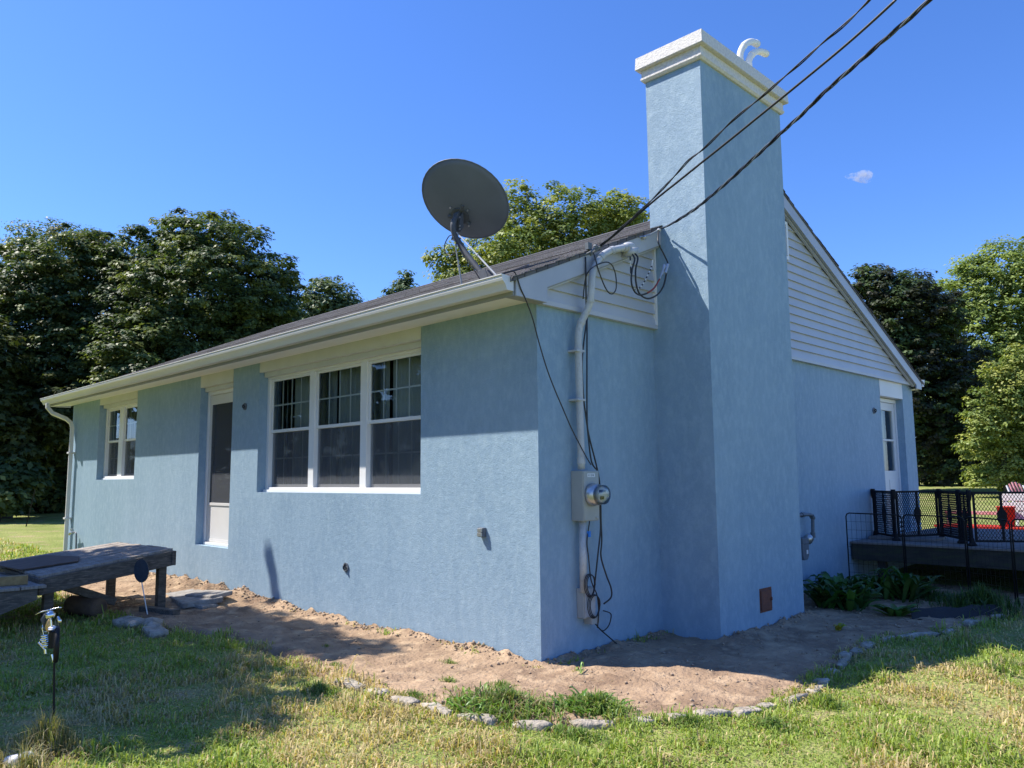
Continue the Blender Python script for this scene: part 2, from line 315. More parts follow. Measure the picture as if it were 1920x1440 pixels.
# straw, twigs and dead leaves scattered about
def litter(n, name, label, cols, L0, L1, ratio, xr, yr, inside):
    x = rng.uniform(*xr, n); y = rng.uniform(*yr, n); k = inpoly(x, y, BED) & ~((x < .05) & (y > -.03)) & ~((x < .62) & (y > 1.55) & (y < 3.25)); k = k if inside else (~inpoly(x, y, BED) & ~((x < .05) & (y > -.03))); x, y = x[k], y[k]; n = len(x)
    z = (bedz(x, y) if inside else gz(x, y) + .012) + .006; th = rng.uniform(0, 6.283, n); d = np.stack([np.cos(th), np.sin(th), rng.normal(0, .15, n)], 1); q = np.stack([-np.sin(th), np.cos(th), rng.normal(0, .25, n)], 1)
    Lh = rng.uniform(L0, L1, n)[:, None]; P = np.stack([x, y, z], 1); V = np.stack([P - d * Lh, P - q * Lh * ratio, P + d * Lh, P + q * Lh * ratio], 1).reshape(-1, 3)
    C = np.array(cols)[rng.integers(0, len(cols), n)] * rng.uniform(.6, 1.2, n)[:, None]; tag(rawmesh(name, V, 4 * np.arange(n)[:, None] + np.arange(4), M['grass'], cols=np.repeat(C, 4, 0)), label, 'litter', kind='stuff')
litter(5200, 'dry_litter', 'dry straw bits, twigs and dead leaves scattered over the dirt bed', [(.5, .4, .24), (.22, .15, .09), (.12, .085, .05), (.6, .52, .38), (.3, .2, .12)], .006, .026, .16, (-9, 2), (-1.4, 5.8), True)
litter(2600, 'leaf_litter', 'brown dead leaves and straw lying on the lawn', [(.35, .22, .11), (.5, .38, .2), (.2, .13, .07)], .008, .022, .45, (-6, 4), (-4.2, 4), False)
# ---------------------------------------------------------------- grass
def blades(name, P, L, W, cols, label, m=None, lean=.9, cat='grass', kind='stuff', parent=None):
    n = len(P); th = rng.uniform(0, 2 * np.pi, n); d = np.stack([np.cos(th), np.sin(th), 0 * th], 1); s = np.stack([-np.sin(th), np.cos(th), 0 * th], 1)
    ln = rng.uniform(.15, 1, n)[:, None] * lean; up = np.array([0, 0, 1.])
    L = L[:, None]; W = W[:, None]
    p1 = P + (up * .62 * (1 - .25 * ln) + d * .28 * ln) * L; p2 = P + (up * np.maximum(.95 - .66 * ln, .12) + d * .85 * ln) * L
    V = np.stack([P - s * W * .5, P + s * W * .5, p1 + s * W * .42, p1 - s * W * .42, p2], 1).reshape(-1, 3); o = 5 * np.arange(n)[:, None]
    Q = np.concatenate([np.stack([o[:, 0], o[:, 0] + 1, o[:, 0] + 2], 1), np.stack([o[:, 0], o[:, 0] + 2, o[:, 0] + 3], 1), np.stack([o[:, 0] + 3, o[:, 0] + 2, o[:, 0] + 4], 1)])
    C = np.repeat(cols, 5, 0); o = rawmesh(name, V, Q, m or M['grass'], cols=C, parent=parent)
    if kind or label: tag(o, label, cat, kind=kind)
    return o
NB = 780000
r = np.exp(rng.uniform(np.log(1.9), np.log(28), NB)); cang = math.atan2(F.y, F.x); a = cang + rng.uniform(-.86, .86, NB)
x = CP.x + r * np.cos(a); y = CP.y + r * np.sin(a)
patch = fbm(x * 1.1, y * 1.1, 4, 11); p2 = fbm(x * 4.5, y * 4.5, 3, 21)
dens = np.clip(1.25 - 2.2 * sstep(.5, .66, patch) * 1.0, .4, 1) * np.clip(.55 + 1.4 * (p2 - .2), .4, 1)
ed = distpoly(x, y, BED); ins = inpoly(x, y, BED); dens = np.where(ins, np.where((ed < .13) & (p2 > .33), .6, .0), dens)
house = (x < .02) & (y > -.02) | ((x < .6) & (y > 1.58) & (y < 3.2)); keep = (rng.uniform(0, 1, NB) < dens) & ~house & ~((x > 0) & (y > 5.9) & (y < 9.3))
x, y, r, patch, p2, ins = [q[keep] for q in (x, y, r, patch, p2, ins)]
P = np.stack([x, y, gz(x, y) - .004], 1); n = len(x)
hgt = (.022 + .042 * rng.uniform(0, 1, n) ** 1.6) * (.75 + .7 * np.clip(p2, 0, 1)); hgt *= .5 + 1.1 * np.clip((p2 - .2) / .45, 0, 1.2) ** 1.4; hgt *= np.where(rng.uniform(0, 1, n) < .01, 2.0, 1)
wid = .0048 * (1 + r / 6) * rng.uniform(.7, 1.3, n)
green = np.array([.20, .30, .055]); lime = np.array([.38, .46, .10]); straw = np.array([.60, .48, .25])
t1 = rng.uniform(0, 1, n)[:, None]; dry = np.clip(sstep(.40, .58, patch) * .78 + .14, 0, 1); C = green * (1 - t1) + lime * t1
C = np.where((rng.uniform(0, 1, n) < dry)[:, None], straw * rng.uniform(.55, 1.15, n)[:, None], C)
blades('lawn_grass', P, hgt * .95 * (1 + r / 22), wid * .85, C, 'short patchy lawn grass with dry straw coloured spots', lean=1.38)
# tufts of long grass
def tuft(name, cx, cy, n, rad, L, w_, pal, label, cat, group=None, lean=1.3, ry=None, mt=None):
    rr = rad * np.minimum(np.abs(rng.normal(0, .55, n)), 1.3); th = rng.uniform(0, 6.283, n); x = cx + rr * np.cos(th); y = cy + rr * np.sin(th) * ((ry or rad) / rad)
    P = np.stack([x, y, gz(x, y) - .005], 1); k = rng.integers(0, len(pal), n); C = np.array(pal)[k] * rng.uniform(.75, 1.2, n)[:, None]
    t = thing(name, (cx, cy, float(gz(cx, cy))), label, cat, group)
    blades('blades', P, L * rng.uniform(.3, 1.1, n) * (1.15 - .6 * np.clip(rr / rad, 0, 1)), w_ * rng.uniform(.7, 1.2, n), C, None, m=mt, lean=lean, kind=None, parent=t); return t
def straps(name, cx, cy, n, L, W, pal, label, cat, group=None, up=.8, rad=.06, seed=1):
    rr = random.Random(seed); t = thing(name, (cx, cy, float(gz(cx, cy))), label, cat, group); V = []; Q = []; C = []
    for k in range(n):
        th = rr.uniform(0, 6.283); d = Vector((math.cos(th), math.sin(th), 0)); s = Vector((-d.y, d.x, 0)); l = L * rr.uniform(.55, 1); e = rr.uniform(.25, 1) * up
        p = Vector((cx + rr.uniform(-rad, rad), cy + rr.uniform(-rad, rad), float(gz(cx, cy)))); c = [q * rr.uniform(.7, 1.25) for q in rr.choice(pal)]; o = len(V); m_ = 6
        for i in range(m_ + 1):
            u = i / m_; ww = W * rr.uniform(.9, 1.1) * (math.sin(math.pi * min(1, .12 + u * .88)) ** .7) * .5; z = math.sin(u * (1.2 + e)) * l * (.35 + e * .6)
            q = p + d * l * u * (1 - .3 * e) + Vector((0, 0, z * .8)); V += [q - s * ww + Vector((0, 0, ww * .5)), q, q + s * ww + Vector((0, 0, ww * .5))]; C += [c] * 3
        for i in range(m_):
            a_ = o + i * 3; Q += [(a_, a_ + 1, a_ + 4, a_ + 3), (a_ + 1, a_ + 2, a_ + 5, a_ + 4)]
    rawmesh('foliage', [tuple(v) for v in V], Q, M['herb'], cols=np.array(C), parent=t, smooth=True); return t
gpal = [(.13, .23, .04), (.20, .31, .06), (.10, .17, .04), (.28, .31, .10)]; spal = [(.36, .3, .16), (.2, .22, .08), (.45, .4, .24), (.13, .17, .05)]
tuft('weed_clump', .60, -.95, 3400, .44, .18, .009, gpal + [(.28, .2, .13)], 'wide weed clump with dried stems on the dirt below the house corner', 'weeds', ry=.26)
straps('weed_clump', .45, -1.0, 150, .15, .016, [(.17, .29, .05), (.12, .22, .04), (.24, .34, .08)], 'broad bladed weeds at the left side of the wide weed clump', 'weeds', up=.7, rad=.2, seed=31)
straps('weed_clump', .95, -.62, 150, .15, .018, [(.12, .24, .04), (.09, .17, .035)], 'broad bladed dark weeds at the right side of the weed clumps', 'weeds', up=.7, rad=.16, seed=32)
tuft('weed_clump', 1.02, -.62, 1800, .30, .16, .010, gpal, 'dense green weed clump just right of the wide one with dried stems', 'weeds', ry=.2)
tuft('weed_clump', .2, -.62, 260, .14, .08, .006, gpal, 'small sparse weed patch on bare dirt between the front wall and the wide weed clump', 'weeds')
tuft('weed_clump', -.05, -1.15, 420, .2, .07, .006, gpal, 'low green weed patch hugging the stone border left of the wide weed clump', 'weeds', ry=.08)
tuft('weed_clump', 1.55, -.45, 700, .2, .09, .007, gpal, 'green weed patch overgrowing the border stones at the front of the curve', 'weeds', ry=.14)
tuft('weed_clump', 1.95, .45, 420, .14, .12, .006, gpal + [(.32, .42, .06)], 'bright yellow-green sprout beside the border stones at the shadow edge', 'weeds')
tuft('weed_clump', -1.75, -.75, 160, .14, .06, .005, gpal, 'small dark weed tuft on the sunny dirt below the big window', 'weeds', ry=.07)
tuft('weed_clump', -.55, -.42, 150, .16, .07, .006, gpal, 'faint thin weeds on dry dirt near the front wall left of the corner', 'weeds', ry=.07)
tuft('weed_clump', -.15, -.78, 130, .13, .08, .006, gpal, 'few upright weed stems on dry dirt left of the weed clumps', 'weeds', ry=.08)
tuft('weed_clump', -1.15, -1.05, 300, .22, .06, .006, gpal, 'thin weeds creeping over the dirt edge left of the border stones', 'weeds', ry=.1)
tuft('weed_clump', -.62, -1.5, 600, .3, .09, .007, gpal, 'bushy grass clump on the lawn just below the leftmost border stone', 'weeds', ry=.12)
tuft('weed_clump', 1.25, -1.05, 700, .3, .09, .007, gpal, 'bushy grass clump on the lawn below the lowest border stones', 'weeds', ry=.12)
tuft('weed_clump', 1.9, -.15, 500, .22, .09, .007, gpal, 'leafy grass clump on the lawn right of the sunlit border run', 'weeds', ry=.14)
tuft('grass_tuft', -.62, -3.12, 900, .18, .3, .004, spal, 'tall straw coloured grass tuft around the foot of the motorcycle stake', 'grass tuft', lean=.8)
tuft('grass_tuft', -.3, -3.3, 350, .12, .22, .004, spal, 'wispy pale grass tuft at the lower left edge right of the motorcycle stake', 'grass tuft', lean=.8)
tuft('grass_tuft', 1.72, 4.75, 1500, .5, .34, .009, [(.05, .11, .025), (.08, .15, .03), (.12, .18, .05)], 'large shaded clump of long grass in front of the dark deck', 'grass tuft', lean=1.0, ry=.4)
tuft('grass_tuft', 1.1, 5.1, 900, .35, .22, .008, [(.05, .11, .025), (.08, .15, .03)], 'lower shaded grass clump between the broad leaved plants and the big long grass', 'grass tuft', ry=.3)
tuft('grass_tuft', 2.5, 2.3, 500, .3, .1, .005, spal + gpal, 'seeding grass tuft in the sunlight beyond the curved border', 'grass tuft')

# ---------------------------------------------------------------- broad leaved plants
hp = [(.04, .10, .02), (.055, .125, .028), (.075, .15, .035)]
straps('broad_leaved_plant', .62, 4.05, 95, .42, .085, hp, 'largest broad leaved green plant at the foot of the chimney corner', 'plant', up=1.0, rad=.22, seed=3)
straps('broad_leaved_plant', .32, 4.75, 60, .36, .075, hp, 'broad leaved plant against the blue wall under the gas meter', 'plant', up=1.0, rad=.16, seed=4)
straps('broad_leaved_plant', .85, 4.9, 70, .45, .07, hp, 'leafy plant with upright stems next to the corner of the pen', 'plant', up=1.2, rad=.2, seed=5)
straps('broad_leaved_plant', 1.2, 3.85, 36, .26, .055, [(.10, .19, .04), (.07, .14, .03)], 'small bright rosette plant on the dirt nearest the border stones', 'plant', up=.6, rad=.05, seed=6)
straps('weed_sprout', 1.08, 2.75, 7, .1, .05, [(.42, .42, .04), (.34, .38, .05)], 'tiny yellow leaved sprout alone on the shaded dirt', 'weeds', up=1.3, rad=.015, seed=8)
straps('weed_sprout', .42, -.08, 8, .13, .012, [(.3, .38, .1)], 'thin pale green sprout rising from dirt at the house corner', 'weeds', up=1.6, rad=.02, seed=9)
# rumpled weed fabric
fb = MB(); nx_, ny_ = 14, 6; p0 = Vector((1.05, 4.15, .0))
for j in range(ny_):
    for i in range(nx_):
        q = Vector((1.3 + .045 * i + .02 * j, 3.95 + .06 * i - .05 * j, 0)); fb.v.append((q.x, q.y, float(gz(q.x, q.y)) + .03 + .035 * random.random() + .05 * math.sin(j * 1.1)))
fb.f = [(j * nx_ + i, j * nx_ + i + 1, (j + 1) * nx_ + i + 1, (j + 1) * nx_ + i) for j in range(ny_ - 1) for i in range(nx_ - 1)]
tag(fb.build('weed_fabric', M['fabric'], smooth=True), 'strip of rumpled black weed fabric lying by the border stones', 'weed fabric')

# ---------------------------------------------------------------- stones
def rock(name, c, s, rz, label, cat='stone', group=None, m=None, seed=0, cubic=.55):
    rr = random.Random(seed * 13 + 5); mb = MB(); n1, n2 = 14, 8; ca, sa = math.cos(rz), math.sin(rz); ph = [rr.uniform(0, 6.28) for _ in range(6)]
    def sg(v, p): return math.copysign(abs(v) ** p, v)
    for j in range(n2 + 1):
        la = -math.pi / 2 + math.pi * j / n2
        for i in range(n1):
            lo = 2 * math.pi * i / n1; x = sg(math.cos(la), cubic) * sg(math.cos(lo), cubic); y = sg(math.cos(la), cubic) * sg(math.sin(lo), cubic); z = sg(math.sin(la), cubic)
            k = 1 + .13 * math.sin(3 * x + ph[0]) + .12 * math.sin(4 * y + ph[1]) + .10 * math.sin(5 * z + ph[2] + 2 * x) + rr.uniform(-.06, .06)
            x *= s[0] * k; y *= s[1] * k; z *= s[2] * k; mb.v.append((c[0] + x * ca - y * sa, c[1] + x * sa + y * ca, c[2] + z))
    for j in range(n2):
        for i in range(n1):
            i2 = (i + 1) % n1; mb.f.append((j * n1 + i, j * n1 + i2, (j + 1) * n1 + i2, (j + 1) * n1 + i))
    return tag(mb.build(name, m or M['stone'], smooth=True), label, cat, group)
edge = [(-.58, -1.3), (-.3, -1.29), (-.02, -1.27), (.3, -1.25), (.6, -1.22), (.93, -1.08), (1.2, -.84), (1.36, -.62), (1.47, -.42), (1.58, -.22), (1.68, -.02), (1.74, .18), (1.77, .42), (1.78, .68), (1.73, .95), (1.66, 1.22), (1.6, 1.5), (1.55, 1.78), (1.52, 2.06), (1.51, 2.34), (1.52, 2.62), (1.6, 2.88), (1.7, 3.1), (1.78, 3.36), (1.86, 3.95), (1.94, 4.45)]
en = ['leftmost flat border stone, beside the shaded lawn', 'second border stone from the left end of the curve', 'third border stone from the left, half sunk in weeds', 'fourth border stone from the left, in front of bare dirt', 'border stone nearly hidden in front of the wide weed clump', 'border stone at the foot of the dense weed clump', 'border stone right below the dense weed clump',
 'whitish border stone at the lowest point of the curve', 'border stone just right of the lowest point of the curve', 'border stone overgrown by grass on the sunny dirt edge', 'border stone before the sunlit run bends uphill', 'sunlit border stone where the chimney shadow tip meets the edge', 'last fully sunlit long border stone in the curve', 'border stone right on the chimney shadow edge',
 'first border stone inside the shade', 'second shaded border stone above the shadow edge', 'third shaded border stone above the shadow edge', 'fourth shaded border stone above the shadow edge', 'middle stone of the shaded border run', 'shaded border stone level with the chimney corner', 'shaded border stone where the row starts to bend right', 'shaded border stone at the bend to the right', 'long pale shaded stone after the bend', 'flat shaded stone near the weed fabric', 'lone shaded stone among grass past the weed fabric', 'farthest right border stone, before the long grass']
for i, (ex, ey) in enumerate(edge):
    j = min(i + 1, len(edge) - 1); k = max(i - 1, 0); an = math.atan2(edge[j][1] - edge[k][1], edge[j][0] - edge[k][0])
    rock('border_stone', (ex + random.uniform(-.02, .02), ey + random.uniform(-.015, .015), float(gz(ex, ey)) + .004), (random.uniform(.07, .135), random.uniform(.03, .05), random.uniform(.022, .036)), an + random.uniform(-.12, .12), en[i], 'border stone', 'stones edging the dirt bed', seed=i)
rock('stone', (-4.05, -1.5, .03), (.2, .1, .05), .2, 'flat grey stone left of the small sunlit lawn spot', seed=51)
rock('stone', (-3.72, -1.42, .03), (.17, .09, .06), -.3, 'mossy grey stone in front of the round garden plaque', seed=52)
rock('stone', (-3.45, -1.5, .02), (.16, .08, .045), -.1, 'low grey stone nearest the shaded lawn right of the mossy one', seed=53)
rock('stone', (-.5, -3.28, .03), (.06, .05, .035), .3, 'white stone lying in the tall tuft at the motorcycle stake', seed=54, m=M['whitep'])
sb = MB(); sb.obox((-4.98, -.5, .07), (.55, -.12, .01), (.06, .2, .02), (0, 0, .03)); sb.obox((-4.75, -.42, .115), (.3, .02, .02), (-.03, .14, .01), (0, 0, .025)); sb.obox((-4.55, -.62, .06), (.2, .05, -.02), (-.03, .1, 0), (0, 0, .02))
tag(sb.build('broken_slab', M['slab'], bevel=.012), 'broken grey concrete slab lying on dirt right of the platform leg', 'slab')
#%%HOUSE
# ---------------------------------------------------------------- house
H = thing('ranch_house', (0, 0, 0), 'single storey blue stucco house with grey roof and tall chimney', 'house')
XL, WY, ZS = -11.537, 8.555, 2.80
W1, W2, D1, D2, B1, B2 = -10.106, -8.402, -6.133, -5.188, -4.504, -1.447
RD = .15
def wallgrid(mb, fn, us, vs, holes, inner):      # fn(u, v, depth) -> point
    us = sorted(set(us)); vs = sorted(set(vs))
    def sub(a):
        o = []
        for p, q in zip(a, a[1:]):
            k = max(1, int((q - p) / .5)); o += [p + (q - p) * i / k for i in range(k)]
        return o + [a[-1]]
    us, vs = sub(us), sub(vs)
    for u0, u1 in zip(us, us[1:]):
        for v0, v1 in zip(vs, vs[1:]):
            cu, cv = (u0 + u1) / 2, (v0 + v1) / 2
            if any(h[0] < cu < h[1] and h[2] < cv < h[3] for h in holes): continue
            mb.add([fn(u0, v0, 0), fn(u1, v0, 0), fn(u1, v1, 0), fn(u0, v1, 0)], [(0, 1, 2, 3)])
    for u0, u1, v0, v1 in holes:
        for a_, b_ in (((u0, v0), (u1, v0)), ((u1, v0), (u1, v1)), ((u1, v1), (u0, v1)), ((u0, v1), (u0, v0))):
            mb.add([fn(*a_, 0), fn(*b_, 0), fn(*b_, inner), fn(*a_, inner)], [(0, 1, 2, 3)])
wl = MB(); hf = [(W1, W2, 1.433, 2.79), (D1, D2, .575, 2.79), (B1, B2, 1.262, 2.79)]
wallgrid(wl, lambda u, v, d: (u, d, v), [XL, 0] + [q for h in hf for q in h[:2]], [-.25, 2.79] + [q for h in hf for q in h[2:]], hf, RD + .1)
hg = [(7.19, 8.11, .56, 2.79)]
wallgrid(wl, lambda u, v, d: (-d, u, v), [0, WY, 7.19, 8.11], [-.25, 2.79, .56], hg, RD + .1)
wl.add([(XL, 0, -.25), (XL, WY, -.25), (0, WY, -.25), (XL, 0, 2.79), (XL, WY, 2.79), (0, WY, 2.79)], [(0, 3, 4, 1), (1, 4, 5, 2)])
# left gable
wl.add([(XL, 0, 2.79), (XL, WY, 2.79), (XL, 4.08, 4.72)], [(0, 1, 2)])
wl.build('stucco_wall', M['stucco'], H)
# inside: pale back partition and floor so windows look into a room
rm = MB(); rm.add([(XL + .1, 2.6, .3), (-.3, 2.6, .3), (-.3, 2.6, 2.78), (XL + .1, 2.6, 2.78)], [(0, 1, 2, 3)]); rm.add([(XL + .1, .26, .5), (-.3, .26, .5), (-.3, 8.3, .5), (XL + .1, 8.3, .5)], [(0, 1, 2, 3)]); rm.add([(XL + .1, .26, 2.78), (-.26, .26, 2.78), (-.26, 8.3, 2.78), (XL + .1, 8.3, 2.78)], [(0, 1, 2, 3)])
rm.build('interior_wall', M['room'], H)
RS = .425; RX1, RX0 = .135, -11.74; RY = 4.08; ZR = 4.787
def rz_near(y): return 2.90 + RS * (y + .36)
def rz_far(y): return ZR - .427 * (y - RY)
# roof: shingle courses as overlapping wedges
rf = MB()
def slope(y0, y1, zf):
    L_ = abs(y1 - y0) * 1.0865; n = int(L_ / .13); ye = y0
    for k in range(n):
        ya = y0 + (y1 - y0) * k / n; yb = y0 + (y1 - y0) * (k + 1.15) / n
        if (yb - y1) * (y1 - y0) > 0: yb = y1
        xs = [RX0 + random.uniform(-.006, .006)] + [RX0 + (RX1 - RX0) * i / 38 for i in range(1, 38)] + [RX1 + random.uniform(-.01, .008)]
        o = len(rf.v); m_ = len(xs)
        for x_ in xs:
            j = random.uniform(-.0015, .0015); za, zb = zf(ya), zf(yb)
            rf.v += [(x_, ya, za - .008), (x_, ya + j, za + .004 + j), (x_, yb, zb - .006), ]
        for i in range(m_ - 1):
            a_ = o + 3 * i; rf.f += [(a_, a_ + 3, a_ + 4, a_ + 1), (a_ + 1, a_ + 4, a_ + 5, a_ + 2)]
        rf.f += [(o, o + 1, o + 2), (o + 3 * (m_ - 1) + 1, o + 3 * (m_ - 1), o + 3 * (m_ - 1) + 2)]
slope(-.40, RY, rz_near); slope(8.72, RY, rz_far)
rf.prism([(0, -.40, rz_near(-.40) - .035), (0, -.40, rz_near(-.40) - .010), (0, RY, ZR - .010), (0, RY, ZR - .035)], (RX0 + .01, 0, 0), (RX1 - .008, 0, 0))
rf.prism([(0, RY, ZR - .035), (0, RY, ZR - .010), (0, 8.72, rz_far(8.72) - .010), (0, 8.72, rz_far(8.72) - .035)], (RX0 + .01, 0, 0), (RX1 - .008, 0, 0))
rf.prism([(0, RY - .14, ZR - .052), (0, RY, ZR + .014), (0, RY + .14, ZR - .052), (0, RY, ZR - .004)], (RX0, 0, 0), (RX1, 0, 0))
rf.build('roof', M['shingle'], H)
# fascia, soffit, gutter
fx1 = .098
MB().box((RX0 + .03, -.362, 2.752), (fx1, -.345, 2.862)).build('fascia', M['fascia'], H); MB().box((RX0 + .03, 8.64, 2.70), (fx1, 8.66, 2.82)).build('fascia', M['fascia'], H)
b = MB(); b.prism([(0, -.35, 2.755), (0, -.35, 2.765), (0, .01, 2.80), (0, .01, 2.788)], (RX0 + .03, 0, 0), (fx1 - .03, 0, 0)); b.build('soffit', M['soffit'], H); b = MB(); b.prism([(0, 8.5, 2.70), (0, 8.5, 2.71), (0, 8.64, 2.71), (0, 8.64, 2.70)], (RX0 + .03, 0, 0), (fx1 - .03, 0, 0)); b.build('soffit', M['soffit'], H)
def gutter(y0, sg, zt, x0, x1, nm='gutter'):
    pr = [(0, 0), (0, -.105), (.068, -.105), (.075, -.085), (.088, -.06), (.112, -.04), (.118, -.022), (.118, -.004), (.126, 0), (.126, .007), (.112, .007), (.110, -.002), (.110, -.02), (.104, -.035), (.082, -.055), (.068, -.08), (.063, -.098), (.007, -.098), (.007, 0)]
    mb = MB(); mb.prism([(0, y0 + sg * a_, zt + c_) for a_, c_ in pr], (x0, 0, 0), (x1, 0, 0))
    cap_ = [(0, y0 + sg * a_, zt + c_) for a_, c_ in pr[:10]]; mb.prism(cap_, (x1, 0, 0), (x1 + .004, 0, 0)); mb.prism(cap_, (x0 - .004, 0, 0), (x0, 0, 0))
    return mb.build(nm, M['gutter'], H)
gutter(-.365, -1, 2.888, -11.77, .105); gutter(8.663, 1, 2.855, RX0, .12)
b = MB(); gp = lambda y_, z_: (0, y_, z_)
# rake boards
def rakeboard(x0, x1):
    mb = MB()
    mb.prism([gp(-.345, rz_near(-.345) - .037), gp(-.345, 2.752), gp(.0, 2.752), gp(.0, rz_near(0) - .18), gp(RY, ZR - .19), gp(RY, ZR - .037)], (x0, 0, 0), (x1, 0, 0))
    mb.prism([gp(RY, ZR - .037), gp(RY, ZR - .19), gp(8.42, rz_far(8.42) - .18), gp(8.42, 2.70), gp(8.64, 2.70), gp(8.64, rz_far(8.64) - .037)], (x0, 0, 0), (x1, 0, 0))
    return mb
b2 = MB()
b2.prism([gp(.0, rz_near(0) - .205), gp(0, rz_near(0) - .170), gp(RY, ZR - .18), gp(RY, ZR - .215)], (.05, 0, 0), (.082, 0, 0)); b2.prism([gp(RY, ZR - .215), gp(RY, ZR - .18), gp(8.42, rz_far(8.42) - .170), gp(8.42, rz_far(8.42) - .205)], (.05, 0, 0), (.082, 0, 0)); b2.build('rake_trim', M['vinyl'], H)
rakeboard(.10, .118).build('rake_board', M['rake'], H); rakeboard(-11.72, -11.70).build('rake_board', M['rake'], H)
b = MB()
b.prism([gp(.0, rz_near(0) - .192), gp(0, rz_near(0) - .181), gp(RY, ZR - .191), gp(RY, ZR - .202)], (.05, 0, 0), (.104, 0, 0)); b.prism([gp(RY, ZR - .202), gp(RY, ZR - .191), gp(8.42, rz_far(8.42) - .181), gp(8.42, rz_far(8.42) - .192)], (.05, 0, 0), (.104, 0, 0))
b.box((0, -.34, 2.754), (.10, .0, 2.764)); b.build('rake_soffit', M['fascia'], H)
# lap siding with shadow lines
def siding(y0, y1, nm):
    mb = MB(); z = ZS - .01; k = 0
    mb.box((.002, y0, ZS - .045), (.05, y1, ZS - .008))
    while z < 4.6:
        top = z + .104
        def lim(zz): # y range under the rake at height zz
            ya = (zz + .19 - 2.90) / RS - .36; yb = RY + (ZR - .19 - zz) / .427; return max(ya, y0), min(yb, y1)
        a0, b0 = lim(z); a1, b1 = lim(top)
        if b0 - a0 > .02:
            if b1 - a1 < .01: a1 = b1 = (a0 + b0) / 2
            mb.add([(.045, a0, z), (.045, b0, z), (.022, b1, top + .004), (.022, a1, top + .004), (.02, a0, z), (.02, b0, z)], [(0, 1, 2, 3), (0, 4, 5, 1)])
        z = top
    return mb.build(nm, M['vinyl'], H)
siding(.02, 1.595, 'siding'); siding(3.178, 8.43, 'siding')
b = MB(); b.box((.0, 1.57, 2.79), (.055, 1.592, 3.53)); b.build('corner_trim', M['trim'], H)
b = MB()
for y_ in (4.10, 4.36): b.box((.045, y_ - .02, 3.95), (.062, y_ + .02, 4.42))
b.box((.045, 4.12, 4.38), (.062, 4.34, 4.42)); b.box((.045, 4.12, 3.95), (.062, 4.34, 3.99))
for k in range(9): b.add([(.045, 4.12, 4.37 - k * .042), (.045, 4.34, 4.37 - k * .042), (.06, 4.34, 4.345 - k * .042), (.06, 4.12, 4.345 - k * .042)], [(0, 1, 2, 3)])
b.build('gable_vent', M['trim'], H)
# chimney
cv = [(-.0, 1.595), (.577, 1.595), (.577, 3.178), (0, 3.178)]; b = MB(); zs = [-.25, .4, 1.2, 2, 2.8, 3.6, 4.4, 5.205]
for i, z in enumerate(zs):
    k = i / 7; dx = .598 - .577; b.v += [(-.001 if z < 2.9 else -.001, 1.595, z), (.577 + dx * k, 1.595, z), (.577 + dx * k, 3.178 - .01 * k, z), (-.001, 3.178, z)]
for i in range(len(zs) - 1):
    for k in range(4): b.f.append((4 * i + k, 4 * i + (k + 1) % 4, 4 * i + 4 + (k + 1) % 4, 4 * i + 4 + k))
ch = b.build('chimney', M['stucco'], H)
b = MB()
def ring(z0, z1, o0, o1): b.add([(-.0 - o0, 1.595 - o0, z0), (.598 + o0, 1.595 - o0, z0), (.598 + o0, 3.172 + o0, z0), (-o0, 3.172 + o0, z0), (-o1, 1.595 - o1, z1), (.598 + o1, 1.595 - o1, z1), (.598 + o1, 3.172 + o1, z1), (-o1, 3.172 + o1, z1)], [(0, 3, 2, 1), (4, 5, 6, 7), (0, 1, 5, 4), (1, 2, 6, 5), (2, 3, 7, 6), (3, 0, 4, 7)])
ring(5.185, 5.205, .02, .036); ring(5.2052, 5.225, .036, .036); ring(5.2252, 5.305, .028, .028); ring(5.3052, 5.31, .068, .068); ring(5.3102, 5.432, .072, .066)
b.build('chimney_cap', M['cap'], ch, bevel=.004)
b = MB(); b.box((.575, 2.285, .165), (.581, 2.515, .378)); b.build('cleanout_frame', M['rust'], ch); b = MB(); b.box((.58, 2.30, .185), (.592, 2.50, .36)); b.box((.592, 2.47, .26), (.606, 2.485, .29)); b.build('cleanout_door', M['rust'], ch, bevel=.003)
vp = thing('vent_pipe', (.3, 2.95, 5.43), 'white plastic flue elbow rising behind the chimney cap, the left higher one', 'vent pipe', 'white flue elbows behind the chimney cap')
def flue(t, pts):
    P_ = spline(pts, 6); MB().tube(P_, .036, 14).build('pipe', M['pvc'], t, smooth=True)
    for i in (8, 17, len(P_) - 3):
        d = (P_[i + 1] - P_[i]).normalized(); MB().tube([P_[i] - d * .02, P_[i] + d * .02], .0395, 14).build('coupling', M['pvc'], t)
flue(vp, [(.3, 2.93, 5.43), (.3, 2.93, 5.75), (.3, 2.945, 5.9), (.31, 3.03, 6.03), (.32, 3.16, 6.115), (.33, 3.30, 6.14)])
vp = thing('vent_pipe', (.3, 3.07, 5.43), 'white plastic flue elbow rising behind the chimney cap, the right lower one', 'vent pipe', 'white flue elbows behind the chimney cap')
flue(vp, [(.36, 3.0, 5.43), (.36, 3.0, 5.72), (.36, 3.01, 5.82), (.37, 3.09, 5.93), (.38, 3.21, 6.0), (.40, 3.36, 6.02)])

